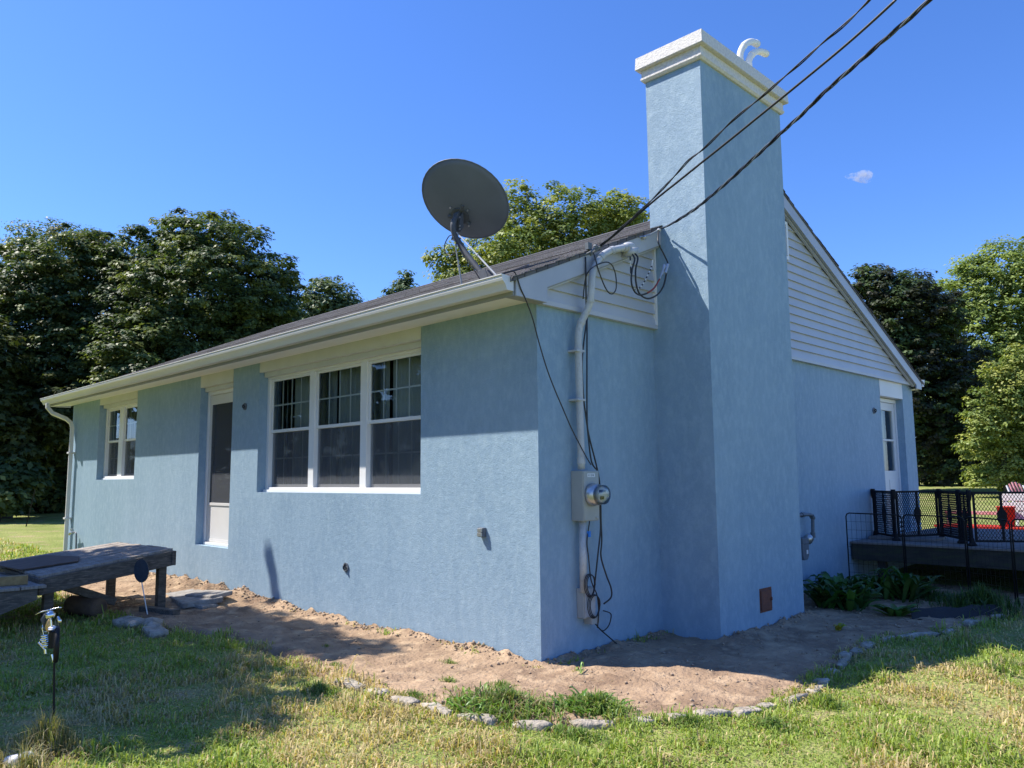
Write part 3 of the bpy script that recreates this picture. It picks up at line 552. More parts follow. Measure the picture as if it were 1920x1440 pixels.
# windows
def header(x0, x1, z0, ax='x'):
    b = MB()
    if ax == 'x': b.box((x0 + .002, -.004, z0), (x1 - .002, RD - .02, 2.787)); b.box((x0 + .02, .05, z0 - .055), (x1 - .002, RD - .025, z0 - .002))
    else: b.box((.004, x0 + .002, z0), (-RD + .02, x1 - .002, 2.787))
    return b.build('header_panel', M['cream'] if ax == 'x' else M['doorw'], H)
header(W1, W2, 2.683); header(D1, D2, 2.63); header(B1, B2, 2.669); header(7.19, 8.11, 2.523, 'y')
def sash_window(nm, x0, x1, z0, z1, units, label=None):
    f = MB(); fy0, fy1 = RD - .045, RD + .05; t = .055
    f.box((x0 + .002, fy0, z0 + .002), (x0 + t, fy1, z1)); f.box((x1 - t, fy0, z0 + .002), (x1 - .002, fy1, z1)); f.box((x0 + t, fy0, z1 - .05), (x1 - t, fy1, z1))
    f.box((x0 + t, fy0 - .012, z0 + .002), (x1 - t, fy1, z0 + .055))
    for (a_, c_), (d_, e_) in zip(units, units[1:]): f.box((c_ + .035, fy0 + .003, z0 + .055), (d_ - .035, fy1, z1 - .05))
    root = f.build(nm, M['trim'], H, bevel=.003)
    if label: root['label'] = label
    zm = z0 + (z1 - z0) * .50 + .02
    sill = MB(); sill.box((x0 + .01, fy0 - .03, z0 + .001), (x1 - .003, fy0 - .013, z0 + .03)); sill.build('sill', M['trim'], root)
    for a_, c_ in units:
        up = MB(); lo = MB(); s_ = .032; za, zb = z0 + .055, z1 - .05; yu, yl = RD - .02, RD + .008
        for q, (p0_, p1_, yy) in ((up, (zm - .018, zb, yu + .0)), (lo, (za, zm + .01, yl))):
            e0, e1 = a_ - s_, c_ + s_
            q.box((e0, yy, p0_), (a_, yy + .028, p1_)); q.box((c_, yy, p0_), (e1, yy + .028, p1_)); q.box((a_, yy, p0_), (c_, yy + .028, p0_ + .034)); q.box((a_, yy, p1_ - .03), (c_, yy + .028, p1_))
        up.build('sash', M['trim'], root, bevel=.002); lo.build('sash', M['trim'], root, bevel=.002)
        g = MB(); g.add([(a_ - .01, yu + .01, zm), (c_ + .01, yu + .01, zm), (c_ + .01, yu + .01, zb - .01), (a_ - .01, yu + .01, zb - .01)], [(0, 1, 2, 3)]); g.add([(a_ - .01, yl + .012, za + .01), (c_ + .01, yl + .012, za + .01), (c_ + .01, yl + .012, zm), (a_ - .01, yl + .012, zm)], [(0, 1, 2, 3)]); g.build('pane', M['glass'], root)
        sc = MB(); sc.add([(a_ - .01, yl - .012, za + .0), (c_ + .01, yl - .012, za), (c_ + .01, yl - .012, zm - .02), (a_ - .01, yl - .012, zm - .02)], [(0, 1, 2, 3)]); sc.build('insect_screen', M['screen'], root)
        mu = MB(); n = 3 if c_ - a_ > .65 else 2
        for (p0_, p1_, yy) in ((zm + .016, zb - .03, yu + .014), (za + .034, zm - .02, yl + .016)):
            for k in range(1, n + 1): xx = a_ + (c_ - a_) * k / (n + 1); mu.box((xx - .008, yy, p0_), (xx + .008, yy + .006, p1_))
            zz = (p0_ + p1_) / 2; mu.box((a_, yy + .0005, zz - .008), (c_, yy + .0055, zz + .008))
        mu.build('grille', M['muntin'], root)
    cu = MB(); n = int((x1 - x0) / .028); o = 0
    prev = None
    for k in range(n + 1):
        xx = x0 + .08 + (x1 - x0 - .16) * k / n; yy = RD + .17 + .022 * math.sin(k * 1.9 + math.sin(k * .33) * 2)
        cu.v += [(xx, yy, z0 + .03), (xx, yy, z1 - .02)]
        if k and not any(abs(xx - (u[0] + .08 + .03)) < .05 for u in units): cu.f.append((2 * k - 2, 2 * k, 2 * k + 1, 2 * k - 1))
    cu.build('curtain', M['curtain'], root, smooth=True)
    return root
sash_window('window', B1, B2, 1.262, 2.64, [(-4.41, -3.59), (-3.41, -2.60), (-2.42, -1.60)], 'wide window of three double hung units')
sash_window('window', W1, W2, 1.433, 2.655, [(-10.0, -9.50), (-9.24, -8.55)], 'paired window near the far left corner')
# front storm door
b = MB(); y0_, y1_ = RD - .05, RD + .04
b.box((D1 + .002, y0_, .577), (D1 + .045, y1_, 2.575)); b.box((D2 - .045, y0_, .577), (D2 - .002, y1_, 2.575)); b.box((D1 + .045, y0_, 2.53), (D2 - .045, y1_, 2.575)); b.box((D1 + .045, y0_ - .02, .577), (D2 - .045, y1_, .61))
dr = b.build('door', M['trim'], H, bevel=.003); dr['label'] = 'white front storm door with a tall dark glass'
b = MB(); u0, u1 = D1 + .05, D2 - .05; yy = RD - .035
b.box((u0, yy, .615), (u0 + .06, yy + .03, 2.525)); b.box((u1 - .06, yy, .615), (u1, yy + .03, 2.525)); b.box((u0 + .06, yy, 2.40), (u1 - .06, yy + .03, 2.525)); b.box((u0 + .06, yy + .004, .655), (u1 - .06, yy + .024, 1.08)); b.box((u0 + .06, yy, .615), (u1 - .06, yy + .03, .655)); b.box((u0 + .06, yy - .006, 1.08), (u1 - .06, yy + .03, 1.115))
b.build('storm_leaf', M['doorw'], dr, bevel=.002)
g = MB(); g.add([(u0 + .05, yy + .016, 1.11), (u1 - .05, yy + .016, 1.11), (u1 - .05, yy + .016, 2.41), (u0 + .05, yy + .016, 2.41)], [(0, 1, 2, 3)]); g.build('pane', M['glass'], dr)
g = MB(); g.add([(u0 + .05, yy + .006, 1.11), (u1 - .05, yy + .006, 1.11), (u1 - .05, yy + .006, 2.41), (u0 + .05, yy + .006, 2.41)], [(0, 1, 2, 3)]); g.build('insect_screen', M['screen'], dr)
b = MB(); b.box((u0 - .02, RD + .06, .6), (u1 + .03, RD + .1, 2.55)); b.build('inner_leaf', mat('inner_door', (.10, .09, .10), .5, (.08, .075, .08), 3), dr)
b = MB(); b.tube([(u1 - .03, yy - .004, 1.45), (u1 - .03, yy - .035, 1.45), (u1 - .03, yy - .035, 1.3), (u1 - .03, yy - .004, 1.3)], .007); b.build('handle', M['steel'], dr)
# side door
b = MB(); X0, X1 = -RD + .05, -RD - .04; d0, d1 = 7.19, 8.11
b.box((X0, d0 + .002, .562), (X1, d0 + .05, 2.515)); b.box((X0, d1 - .05, .562), (X1, d1 - .002, 2.515)); b.box((X0, d0 + .05, 2.46), (X1, d1 - .05, 2.515)); b.box((X0 + .01, d0 + .05, .562), (X1, d1 - .05, .60))
sd = b.build('door', M['trim'], H, bevel=.003); sd['label'] = 'white side door with a two light window above the deck'
b = MB(); xx = -RD + .035; v0, v1 = d0 + .055, d1 - .055
b.box((xx, v0, .605), (xx - .04, v0 + .09, 2.455)); b.box((xx, v1 - .09, .605), (xx - .04, v1, 2.455)); b.box((xx, v0 + .09, 2.34), (xx - .04, v1 - .09, 2.455)); b.box((xx, v0 + .09, .605), (xx - .04, v1 - .09, 1.45)); b.box((xx + .003, v0 + .09, 1.885), (xx - .035, v1 - .09, 1.915))
b.box((xx + .006, v0 + .15, .75), (xx, v0 + .38, 1.32)); b.box((xx + .006, v1 - .38, .75), (xx, v1 - .15, 1.32)); b.build('door_leaf', M['doorw'], sd, bevel=.003)
g = MB(); g.add([(xx - .02, v0 + .08, 1.44), (xx - .02, v1 - .08, 1.44), (xx - .02, v1 - .08, 2.35), (xx - .02, v0 + .08, 2.35)], [(0, 1, 2, 3)]); g.build('pane', M['glass'], sd)
cu = MB()
for k in range(25):
    cu.v += [(-RD - .10 + .015 * math.sin(k * 1.7), v0 + .3 + .4 * k / 24, 1.4), (-RD - .10 + .015 * math.sin(k * 1.7), v0 + .3 + .4 * k / 24, 2.4)]
    if k: cu.f.append((2 * k - 2, 2 * k, 2 * k + 1, 2 * k - 1))
cu.build('curtain', M['curtain'], sd, smooth=True)
b = MB(); b.lathe((xx + .0, v0 + .05, 1.25), [(.012, 0), (.012, .03), (.026, .04), (.028, .06), (.015, .07)], 12, (1, 0, 0)); b.build('handle', M['steel'], sd, smooth=True)
# downspout
def rectube(mb, pts, wx, wy):
    for a_, c_ in zip(pts, pts[1:]): mb.bar(a_, c_, wx, wy, up=(0, 1, 0) if abs(Vector(c_).y - Vector(a_).y) < .15 else (0, 0, 1))
b = MB(); dsx = -11.32
b.tube([(dsx - .18, -.43, 2.79), (dsx - .18, -.43, 2.72), (dsx - .14, -.36, 2.62), (dsx - .04, -.16, 2.52), (dsx - .005, -.09, 2.45), (dsx, -.065, 2.36), (dsx, -.065, .18)], .042, 4)
ds = b.build('downspout', M['gutter'], H); MB().box((dsx - .05, -.115, 1.9), (dsx + .05, -.002, 1.93)).build('strap', M['gutter'], ds); MB().box((dsx - .05, -.115, .75), (dsx + .05, -.002, .78)).build('strap', M['gutter'], ds)
# open wiring boxes where lamps will go, wall tap
def wirebox(x_, y_, z_, ax, label):
    t = thing('wiring_box', (x_, y_, z_), label, 'wiring box', 'open wiring boxes on the stucco walls'); o = MB(); n = Vector((0, -1, 0)) if ax == 'y' else Vector((1, 0, 0)); s_ = Vector((1, 0, 0)) if ax == 'y' else Vector((0, 1, 0))
    c = Vector((x_, y_, z_)); o.lathe(c, [(.045, 0), (.045, .012), (.034, .012), (.034, .004)], 14, n); o.build('box_rim', M['gas'], t)
    o = MB(); o.tube(spline([c + n * .008, c + n * .03 + Vector((0, 0, .02)), c + n * .035 - Vector((0, 0, .01)), c + n * .012 - Vector((0, 0, .022))], 4), .006, 6); o.tube(spline([c + n * .008 + s_ * .01, c + n * .025 + s_ * .02 - Vector((0, 0, .02)), c + n * .012 - s_ * .01 - Vector((0, 0, .025))], 4), .005, 6); o.build('wire', M['cable'], t)
wirebox(-4.85, -.001, 2.29, 'y', 'open wiring box on the front wall between door and wide window'); wirebox(-2.61, -.001, .54, 'y', 'round wiring hole low on the sunlit front wall'); wirebox(0.001, 6.918, 2.287, 'x', 'small wiring box on the gable wall left of the side door')
t = thing('wall_outlet', (-.62, 0, .97), 'dark outdoor outlet sticking out of the sunlit front wall near the corner', 'outlet')
b = MB(); b.box((-.655, 0, .925), (-.59, -.035, 1.0)); b.build('outlet_body', M['gas'], t, bevel=.004); b = MB(); b.box((-.65, -.035, .93), (-.598, -.05, .96)); b.box((-.65, -.035, .965), (-.598, -.048, .995)); b.build('outlet_socket', M['steel'], t, bevel=.003)
t = thing('wall_tap', (-10.75, -.02, .5), 'grey garden tap on a bent pipe at the far left wall', 'tap')
b = MB(); b.tube(spline([(-10.64, -.09, .18), (-10.66, -.09, .42), (-10.68, -.09, .52), (-10.74, -.09, .545), (-10.86, -.1, .54)], 4), .014, 8); b.build('pipe', M['gas'], t, smooth=True)
b = MB(); b.tube([(-10.84, -.1, .54), (-10.96, -.1, .53), (-11.0, -.1, .50)], .022, 8); b.tube([(-10.9, -.1, .54), (-10.9, -.1, .59)], .01, 8); b.build('spout', M['steel'], t); b = MB(); b.lathe((-10.9, -.1, .59), [(.03, 0), (.03, .012)], 10); b.build('handle', M['steel'], t)
#%%UTIL
# ---------------------------------------------------------------- electric service
t = thing('service_mast', (.06, .43, 1.45), 'grey electric conduit mast bending over the rake board above the meter', 'electric mast')
mp_ = [(.17, .96, 3.375), (.17, .86, 3.345), (.17, .74, 3.30), (.168, .63, 3.235), (.165, .55, 3.14), (.16, .505, 3.03), (.155, .495, 2.90), (.135, .49, 2.80), (.10, .465, 2.71), (.075, .435, 2.62), (.07, .42, 2.50), (.07, .42, 2.3), (.07, .422, 1.97), (.07, .428, 1.46)]
P_ = spline(mp_, 5); b = MB(); b.tube(P_, .030, 14); b.build('conduit', M['pvcgrey'], t, smooth=True)
b = MB()
for i, l in ((1, .05), (9, .05), (16, .02), (33, .02), (43, .02), (52, .06), (64, .05)):
    i = min(i, len(P_) - 2); d = (P_[i + 1] - P_[i]).normalized(); MB().tube([P_[i] - d * l / 2, P_[i] + d * l / 2], .0345, 14).build('coupling', M['pvcgrey'], t)
b = MB()
for z_ in (2.42, 2.02): MB().box((.002, .365, z_ - .009), (.102, .465, z_ + .009)).build('pipe_strap', M['pvcgrey'], t, bevel=.003)
b = MB(); ax = Vector((0, .95, .25)).normalized(); b.lathe((.17, .955, 3.373), [(.034, 0), (.044, .012), (.048, .05), (.046, .08), (.036, .11), (.02, .125)], 16, ax); b.obox((.17, 1.03, 3.35), (.05, 0, 0), (0, .055, .01), (0, .005, .035)); b.build('weatherhead', M['pvcgrey'], t, smooth=True)
t = thing('electric_meter', (.0, .46, 1.25), 'grey metal meter box with a round glass meter on the gable wall', 'electric meter')
b = MB(); b.box((.001, .375, 1.055), (.125, .575, 1.452)); b.build('meter_box', M['meterbox'], t, bevel=.006)
b = MB(); b.box((.125, .38, 1.06), (.131, .57, 1.447)); b.box((.131, .52, 1.07), (.14, .55, 1.085)); b.build('cover', M['meterbox'], t, bevel=.003)
b = MB(); b.lathe((.131, .475, 1.262), [(.088, 0), (.092, .02), (.086, .03), (.083, .075)], 24, (1, 0, 0)); b.build('meter_ring', M['steel'], t, smooth=True)
b = MB(); b.lathe((.206, .475, 1.262), [(.076, 0), (.076, .05), (.07, .062), (.04, .068)], 24, (1, 0, 0)); b.build('meter_glass', glass_mat('meter_glass', (.8, .85, .85), .05), t, smooth=True)
b = MB(); b.lathe((.207, .475, 1.262), [(.066, 0), (.066, .03)], 20, (1, 0, 0)); b.build('meter_face', mat('meter_dial', (.55, .55, .55), .4), t); b = MB(); b.box((.238, .435, 1.28), (.243, .515, 1.30)); b.box((.238, .45, 1.225), (.245, .49, 1.25)); b.build('meter_display', M['black'], t)
b = MB(); b.box((.1315, .425, 1.40), (.1325, .52, 1.43)); b.build('sticker', M['whitec'], t); b = MB(); b.box((.1327, .468, 1.406), (.1332, .474, 1.424)); b.box((.1327, .44, 1.408), (.1332, .447, 1.422)); b.box((.1327, .49, 1.408), (.1332, .50, 1.422)); b.build('sticker_mark', M['black'], t)
t = thing('conduit_box', (.0, .48, .3), 'grey cable box low on the gable wall under the meter conduit', 'cable box')
b = MB(); b.tube([(.06, .44, 1.056), (.06, .437, .50)], .031, 14); b.build('conduit', M['pvcgrey'], t, smooth=True)
b = MB(); b.box((.001, .42, .30), (.075, .565, .53)); b.box((.001, .50, .245), (.085, .60, .30)); b.build('box_body', M['meterbox'], t, bevel=.005)
b = MB(); b.box((.076, .43, .31), (.081, .555, .52)); b.build('cover', M['pvcgrey'], t, bevel=.002)
def cable(name, pts, r_, label, m='cable', sub=6, cat='cable'):
    return tag(MB().tube(spline(pts, sub), r_, 6).build(name, M[m], smooth=True), label, cat)
cable('wall_cable', [(.105, -.40, 2.93), (.12, -.375, 2.93), (.125, -.346, 2.897), (.125, -.307, 2.814), (.12, -.251, 2.741), (.12, -.177, 2.608), (.12, -.109, 2.431), (.12, -.023, 2.234), (.12, .065, 2.076), (.12, .155, 1.936), (.12, .246, 1.795), (.12, .34, 1.672), (.12, .435, 1.555), (.11, .50, 1.50)], .0055, 'black cable slanting from the gutter end across the corner to the mast')
cable('wall_cable', [(.13, .463, 3.204), (.13, .459, 2.87), (.09, .508, 2.78), (.09, .514, 2.71), (.09, .444, 2.375), (.09, .446, 2.067), (.09, .485, 1.823), (.09, .53, 1.533), (.10, .60, 1.437), (.09, .61, 1.313), (.09, .625, 1.123), (.09, .629, .983), (.09, .587, .777), (.09, .539, .556)], .0065, 'black cable running down just behind the mast to the wire coils')
cable('wall_cable', [(.1, .50, 2.86), (.09, .515, 2.732), (.09, .50, 2.3), (.09, .488, 1.892), (.09, .505, 1.739), (.1, .612, 1.385), (.09, .638, 1.032), (.09, .641, .883), (.09, .627, .762), (.09, .691, .608), (.09, .748, .503), (.09, .745, .43), (.07, .673, .384)], .0065, 'black cable straight down the gable wall ending in a right-hand hook')
cable('wall_cable', [(.1, .481, 1.055), (.1, .442, .896), (.1, .457, .775), (.1, .477, .617), (.1, .508, .541), (.1, .554, .465), (.1, .569, .331), (.08, .574, .211)], .005, 'black cable from the meter bottom past the wire coils')
cable('wall_cable', [(.06, .557, .255), (.06, .633, .19), (.07, .731, .117), (.09, .86, .02), (.12, .9, .0)], .0055, 'black cable from the lower box into the dirt')
cable('wall_cable', [(.05, .69, .327), (.05, .772, .3), (.05, .792, .268), (.05, .758, .202), (.05, .695, .171), (.05, .65, .182)], .005, 'short curled black cable end right of the lower box')
for k, (cy, cz_, ry_, rz_, lb) in enumerate([(.455, .555, .062, .088, 'upper black wire coil hanging on the conduit below the meter'), (.50, .39, .072, .092, 'lower black wire coil hanging on the grey cable box')]):
    b = MB()
    for q in range(3):
        pts = [(.105 + .006 * q + .004 * math.sin(i), cy + (ry_ - .006 * q) * math.cos(i * .5236) + .004 * q, cz_ + (rz_ - .005 * q) * math.sin(i * .5236)) for i in range(13)]
        b.tube(spline(pts, 3), .0042, 5)
    tag(b.build('wire_coil', M['cable'], smooth=True), lb, 'wire coil')
b = MB(); b.box((.095, .45, .93), (.12, .468, .975)); tag(b.build('cable_tag', M['blue']), 'bright blue tag on the cable under the meter', 'cable tag')
cable('wall_cable', [(.19, .489, 3.239), (.2, .506, 3.175), (.2, .548, 3.078), (.2, .613, 2.976), (.2, .667, 2.927), (.2, .721, 2.922), (.2, .772, 2.973), (.2, .776, 3.073), (.2, .743, 3.152), (.2, .683, 3.183), (.2, .599, 3.166), (.2, .48, 3.11), (.19, .409, 3.045), (.15, .42, 2.968), (.13, .42, 2.843)], .0055, 'black cable making a teardrop loop right of the mast top')
b = thing('service_cable', (.2, 1.0, 3.33), 'thick black and red service cables drooping from the weatherhead to the drop', 'cable')
for nm, m_, r_, pts in [('cable_strand', 'cable', .008, [(.19, 1.0, 3.34), (.25, .981, 3.265), (.25, .938, 3.155), (.25, .925, 3.044), (.25, .968, 2.973), (.25, 1.044, 2.956), (.25, 1.148, 2.987)]), ('cable_strand', 'redc', .0078, [(.25, 1.148, 2.987), (.25, 1.262, 3.054), (.25, 1.35, 3.151)]), ('cable_strand', 'steel', .008, [(.25, 1.35, 3.151), (.25, 1.408, 3.241), (.25, 1.452, 3.283)]),
  ('cable_strand', 'cable', .008, [(.2, 1.03, 3.34), (.25, 1.027, 3.283), (.25, .99, 3.164), (.25, .994, 3.042), (.25, 1.044, 2.962), (.25, 1.162, 2.943), (.25, 1.3, 2.997), (.25, 1.399, 3.086), (.25, 1.447, 3.183), (.25, 1.468, 3.253)])]:
    MB().tube(spline(pts, 5), r_, 6).build(nm, M[m_], b, smooth=True)
MB().tube(spline([(.16, 1.50, 3.66), (.2, 1.42, 3.56), (.22, 1.40, 3.49), (.23, 1.465, 3.40), (.25, 1.49, 3.32), (.25, 1.46, 3.26)], 5), .007, 6).build('cable_strand', M['cable'], b, smooth=True)
b2 = MB()
b2.tube([(.25, 1.44, 3.22), (.25, 1.49, 3.31)], .016, 8); b2.tube([(.24, 1.40, 3.2), (.24, 1.45, 3.3)], .013, 8); b2.build('clamp', M['steel'], b)
b = thing('service_wire', (.2, 1.2, 3.1), 'thin black and white striped wire looping under the weatherhead', 'cable'); pts = spline([(.2, 1.32, 3.33), (.2, 1.306, 3.27), (.2, 1.245, 3.181), (.2, 1.16, 3.079), (.2, 1.062, 3.017), (.2, 1.0, 3.05), (.19, 1.0, 3.3)], 5)
for i in range(0, len(pts) - 1): MB().tube(pts[i:i + 2], .0062, 6).build('wire_segment', M['whitec' if i % 2 == 0 or i < 5 else 'cable'], b)
# insulators
b = MB(); b.bar((.118, .50, 3.30), (.15, .50, 3.30), .05, .06); b.tube([(.12, .46, 3.22), (.17, .48, 3.24), (.16, .55, 3.29)], .008, 6); b.tube([(.12, .54, 3.24), (.18, .60, 3.31)], .012, 8); b.lathe((.15, .57, 3.29), [(.018, 0), (.022, .02), (.014, .035)], 8)
tag(b.build('wire_anchor', M['gas']), 'dark wire anchor screwed to the rake board left of the mast', 'wire anchor')
b = MB(); b.tube([(.118, 1.24, 3.54), (.16, 1.35, 3.58), (.16, 1.5, 3.66)], .007, 6); b.lathe((.14, 1.29, 3.53), [(.014, 0), (.024, .012), (.014, .03)], 10); b.lathe((.16, 1.5, 3.64), [(.014, 0), (.022, .015), (.012, .03)], 8)
tag(b.build('wire_anchor', M['steel']), 'small steel eye anchor on the rake board beside the chimney', 'wire anchor')
# overhead service drop
w1 = [[.14, .60, 3.31], [.358, .546, 3.358], [.635, .459, 3.425], [.843, .394, 3.484], [1.104, .312, 3.575], [1.258, .264, 3.636], [1.407, .217, 3.660], [1.685, .13, 3.744], [1.937, .052, 3.792], [2.086, .005, 3.828], [2.228, -.039, 3.858], [2.4, -.093, 3.904], [2.525, -.133, 3.926], [2.679, -.181, 3.975], [2.793, -.216, 4.017]]
w2 = [[.14, .61, 3.30], [.449, .533, 3.378], [.832, .431, 3.486], [1.093, .362, 3.546], [1.361, .291, 3.608], [1.608, .226, 3.665], [1.838, .165, 3.720], [2.05, .109, 3.770], [2.248, .056, 3.818], [2.451, .002, 3.869], [2.624, -.043, 3.92], [2.787, -.087, 3.974], [2.894, -.115, 4.015]]
w3 = [[.16, 1.54, 3.682], [.258, 1.48, 3.664], [.615, 1.268, 3.640], [.936, 1.077, 3.650], [1.228, .904, 3.678], [1.49, .748, 3.707], [1.73, .606, 3.738], [1.998, .447, 3.768], [2.172, .343, 3.797], [2.375, .223, 3.820], [2.579, .101, 3.838], [2.765, -.009, 3.852], [2.903, -.091, 3.866], [3.078, -.195, 3.889]]
def extend(wr, k=14):
    a_, c_ = Vector(wr[-4]), Vector(wr[-1]); d = (c_ - a_).normalized(); out = list(wr)
    for i in range(1, k): q = c_ + d * i * 1.0 + Vector((0, 0, .012 * i * i)); out.append(tuple(q))
    return out
tag(MB().tube(spline(extend(w2), 4), .0085, 6).build('overhead_cable', M['cable'], smooth=True), 'smooth middle overhead cable running to the anchor left of the mast', 'overhead cable', 'overhead service cables')
def twist(wr, nm, label, n, r0, pitch, mats, rs):
    P_ = spline(extend(wr), 6); t_ = thing(nm, tuple(P_[0]), label, 'overhead cable', 'overhead service cables'); s_ = 0
    acc = [0]
    for a_, c_ in zip(P_, P_[1:]): acc.append(acc[-1] + (c_ - a_).length)
    for k in range(n):
        pts = []; st = .045; L_ = acc[-1]; i = 0; u = 0
        while u < L_:
            while acc[i + 1] < u: i += 1
            f = (u - acc[i]) / (acc[i + 1] - acc[i]); p = P_[i].lerp(P_[i + 1], f); d = (P_[i + 1] - P_[i]).normalized(); e1 = d.cross(Vector((0, 0, 1))).normalized(); e2 = e1.cross(d)
            ph = 2 * math.pi * (u / pitch + k / n); rr = min(1, u / .3); pts.append(p + (e1 * math.cos(ph) + e2 * math.sin(ph)) * r0 * rr); u += st
        MB().tube(pts, rs[k], 6).build('cable_strand', M[mats[k]], t_, smooth=True)
twist(w1, 'overhead_cable', 'thin twisted overhead cable, the upper of the three', 2, .005, .55, ['cable', 'cable'], [.005, .0045])
twist(w3, 'overhead_cable', 'thick twisted three strand overhead cable, the lowest, ending beside the chimney', 3, .008, .5, ['cable', 'cable', 'gas'], [.0068, .0068, .005])
# ---------------------------------------------------------------- satellite dish
dc = Vector((-1.058, .196, 3.937)); nv = Vector((-.16577, .60794, .77649)).normalized(); 
t = thing('satellite_dish', (-.78, .2, 3.13), 'dark grey satellite dish on a bent mast at the roof edge', 'satellite dish')
mj = (R * math.cos(math.radians(-31.5)) + U * math.sin(math.radians(-31.5))); mj = (mj - nv * mj.dot(nv)).normalized(); mn = nv.cross(mj)
b = MB(); nr, ns = 8, 48; Rr = .421
for side in (0, 1):
    for i in range(nr + 1):
        r_ = Rr * i / nr
        for k in range(ns):
            a_ = 2 * math.pi * k / ns; b.v.append(tuple(dc + (mj * math.cos(a_) + mn * math.sin(a_)) * (r_ + 1e-5) + nv * (-.07 + .07 * (r_ / Rr) ** 2 - (.0 if side else .006))))
off = (nr + 1) * ns
for i in range(nr):
    for k in range(ns):
        k2 = (k + 1) % ns; b.f.append((i * ns + k, i * ns + k2, (i + 1) * ns + k2, (i + 1) * ns + k)); b.f.append((off + i * ns + k, off + (i + 1) * ns + k, off + (i + 1) * ns + k2, off + i * ns + k2))
for k in range(ns): k2 = (k + 1) % ns; b.f.append((nr * ns + k, nr * ns + k2, off + nr * ns + k2, off + nr * ns + k))
b.tube([dc + (mj * math.cos(2 * math.pi * k / 40) + mn * math.sin(2 * math.pi * k / 40)) * Rr - nv * .003 for k in range(41)], .006, 6)
b.build('reflector', M['dish'], t, smooth=True)
mc = Vector((-1.138, .2, 3.80)); mc = mc + nv * (-.075 - (mc - dc).dot(nv))
b = MB(); b.lathe(mc - nv * .012, [(.085, 0), (.085, .02)], 24, nv); 
for k in range(3): a_ = 2.0944 * k + .4; b.tube([mc + (mj * math.cos(a_) + mn * math.sin(a_)) * .07, mc + (mj * math.cos(a_) + mn * math.sin(a_)) * .125], .018, 8)
b.build('bracket_ring', M['dishm'], t)
b = MB(); top_m = mc - nv * .06 + Vector((.005, 0, 0))
b.obox(mc - nv * .05 - Vector((.0, 0, .02)), (.035, 0, 0), nv * .04, (0, -.02, .08)); b.obox(mc - nv * .06 + Vector((.05, 0, -.03)), (.005, 0, 0), nv * .045, (0, 0, .07)); b.obox(mc - nv * .06 + Vector((-.05, 0, -.03)), (.005, 0, 0), nv * .045, (0, 0, .07)); b.build('tilt_bracket', M['dishm'], t, bevel=.003)
b = MB()
for dx, dz in ((-.055, .03), (.06, .03), (-.055, -.08), (.06, -.08), (.06, -.05), (0, .05)): b.lathe(mc - nv * .1 + Vector((dx, -.01, dz)), [(.007, 0), (.007, .012)], 6, -nv)
for k in range(4): a_ = 1.5708 * k + .4; b.lathe(dc + (mc - dc) * 1.0 + (mj * math.cos(a_) + mn * math.sin(a_)) * .12 - nv * .012, [(.009, 0), (.009, .012)], 8, -nv)
b.build('bolt', M['steel'], t)
b = MB(); b.tube(spline([mc - nv * .06 + Vector((.0, -.02, .02)), (-1.115, .10, 3.70), (-1.115, .12, 3.60), (-1.08, .15, 3.52), (-1.0, .17, 3.40), (-.80, .2, 3.16), (-.77, .2, 3.12)], 5), .026, 12); b.build('mast', M['dishm'], t, smooth=True)
b = MB(); b.obox((-.765, .2, 3.145), (.075, -.01, 0), (0, .06, .026), (0, -.002, .006)); b.obox((-.79, .165, 3.18), (.05, 0, 0), (0, .004, 0), (-.02, 0, .045)); b.obox((-.79, .235, 3.19), (.05, 0, 0), (0, .004, 0), (-.02, 0, .045)); b.build('mast_foot', M['dishm'], t, bevel=.003)
for a_, c_ in (((-1.09, .12, 3.62), (-.57, .13, 3.11)), ((-1.11, .12, 3.52), (-1.13, .22, 3.14))):
    b = MB(); a_, c_ = Vector(a_), Vector(c_); b.tube([a_, a_.lerp(c_, .55)], .006, 8); b.tube([a_.lerp(c_, .52), c_], .008, 8); b.tube([a_.lerp(c_, .5), a_.lerp(c_, .53)], .012, 8); b.build('brace', M['pvcgrey'], t)
b = MB(); b.tube(spline([(-1.17, .15, 3.62), (-1.24, .16, 3.63), (-1.30, .16, 3.57), (-1.30, .16, 3.50), (-1.22, .16, 3.44), (-1.14, .15, 3.46), (-1.12, .14, 3.55), (-1.13, .13, 3.6)], 5), .005, 6); b.tube(spline([(-1.12, .10, 3.60), (-1.02, .135, 3.40), (-.9, .16, 3.24), (-.84, .18, 3.14)], 5), .005, 6); b.build('coax_cable', M['cable'], t, smooth=True)
b = MB(); b.obox((-1.19, .2, 3.60), (.03, 0, -.015), (0, .03, 0), (.01, 0, .02)); b.build('receiver_head', M['dishm'], t, bevel=.004)
cable('roof_cable', [(-.6, .05, 3.09), (-.4, .02, 3.09), (-.2, .0, 3.085), (-.05, -.05, 3.075), (.06, -.15, 3.03), (.1, -.3, 2.96), (.105, -.40, 2.93)], .005, 'black cable lying on the shingles from dish foot to gutter end')
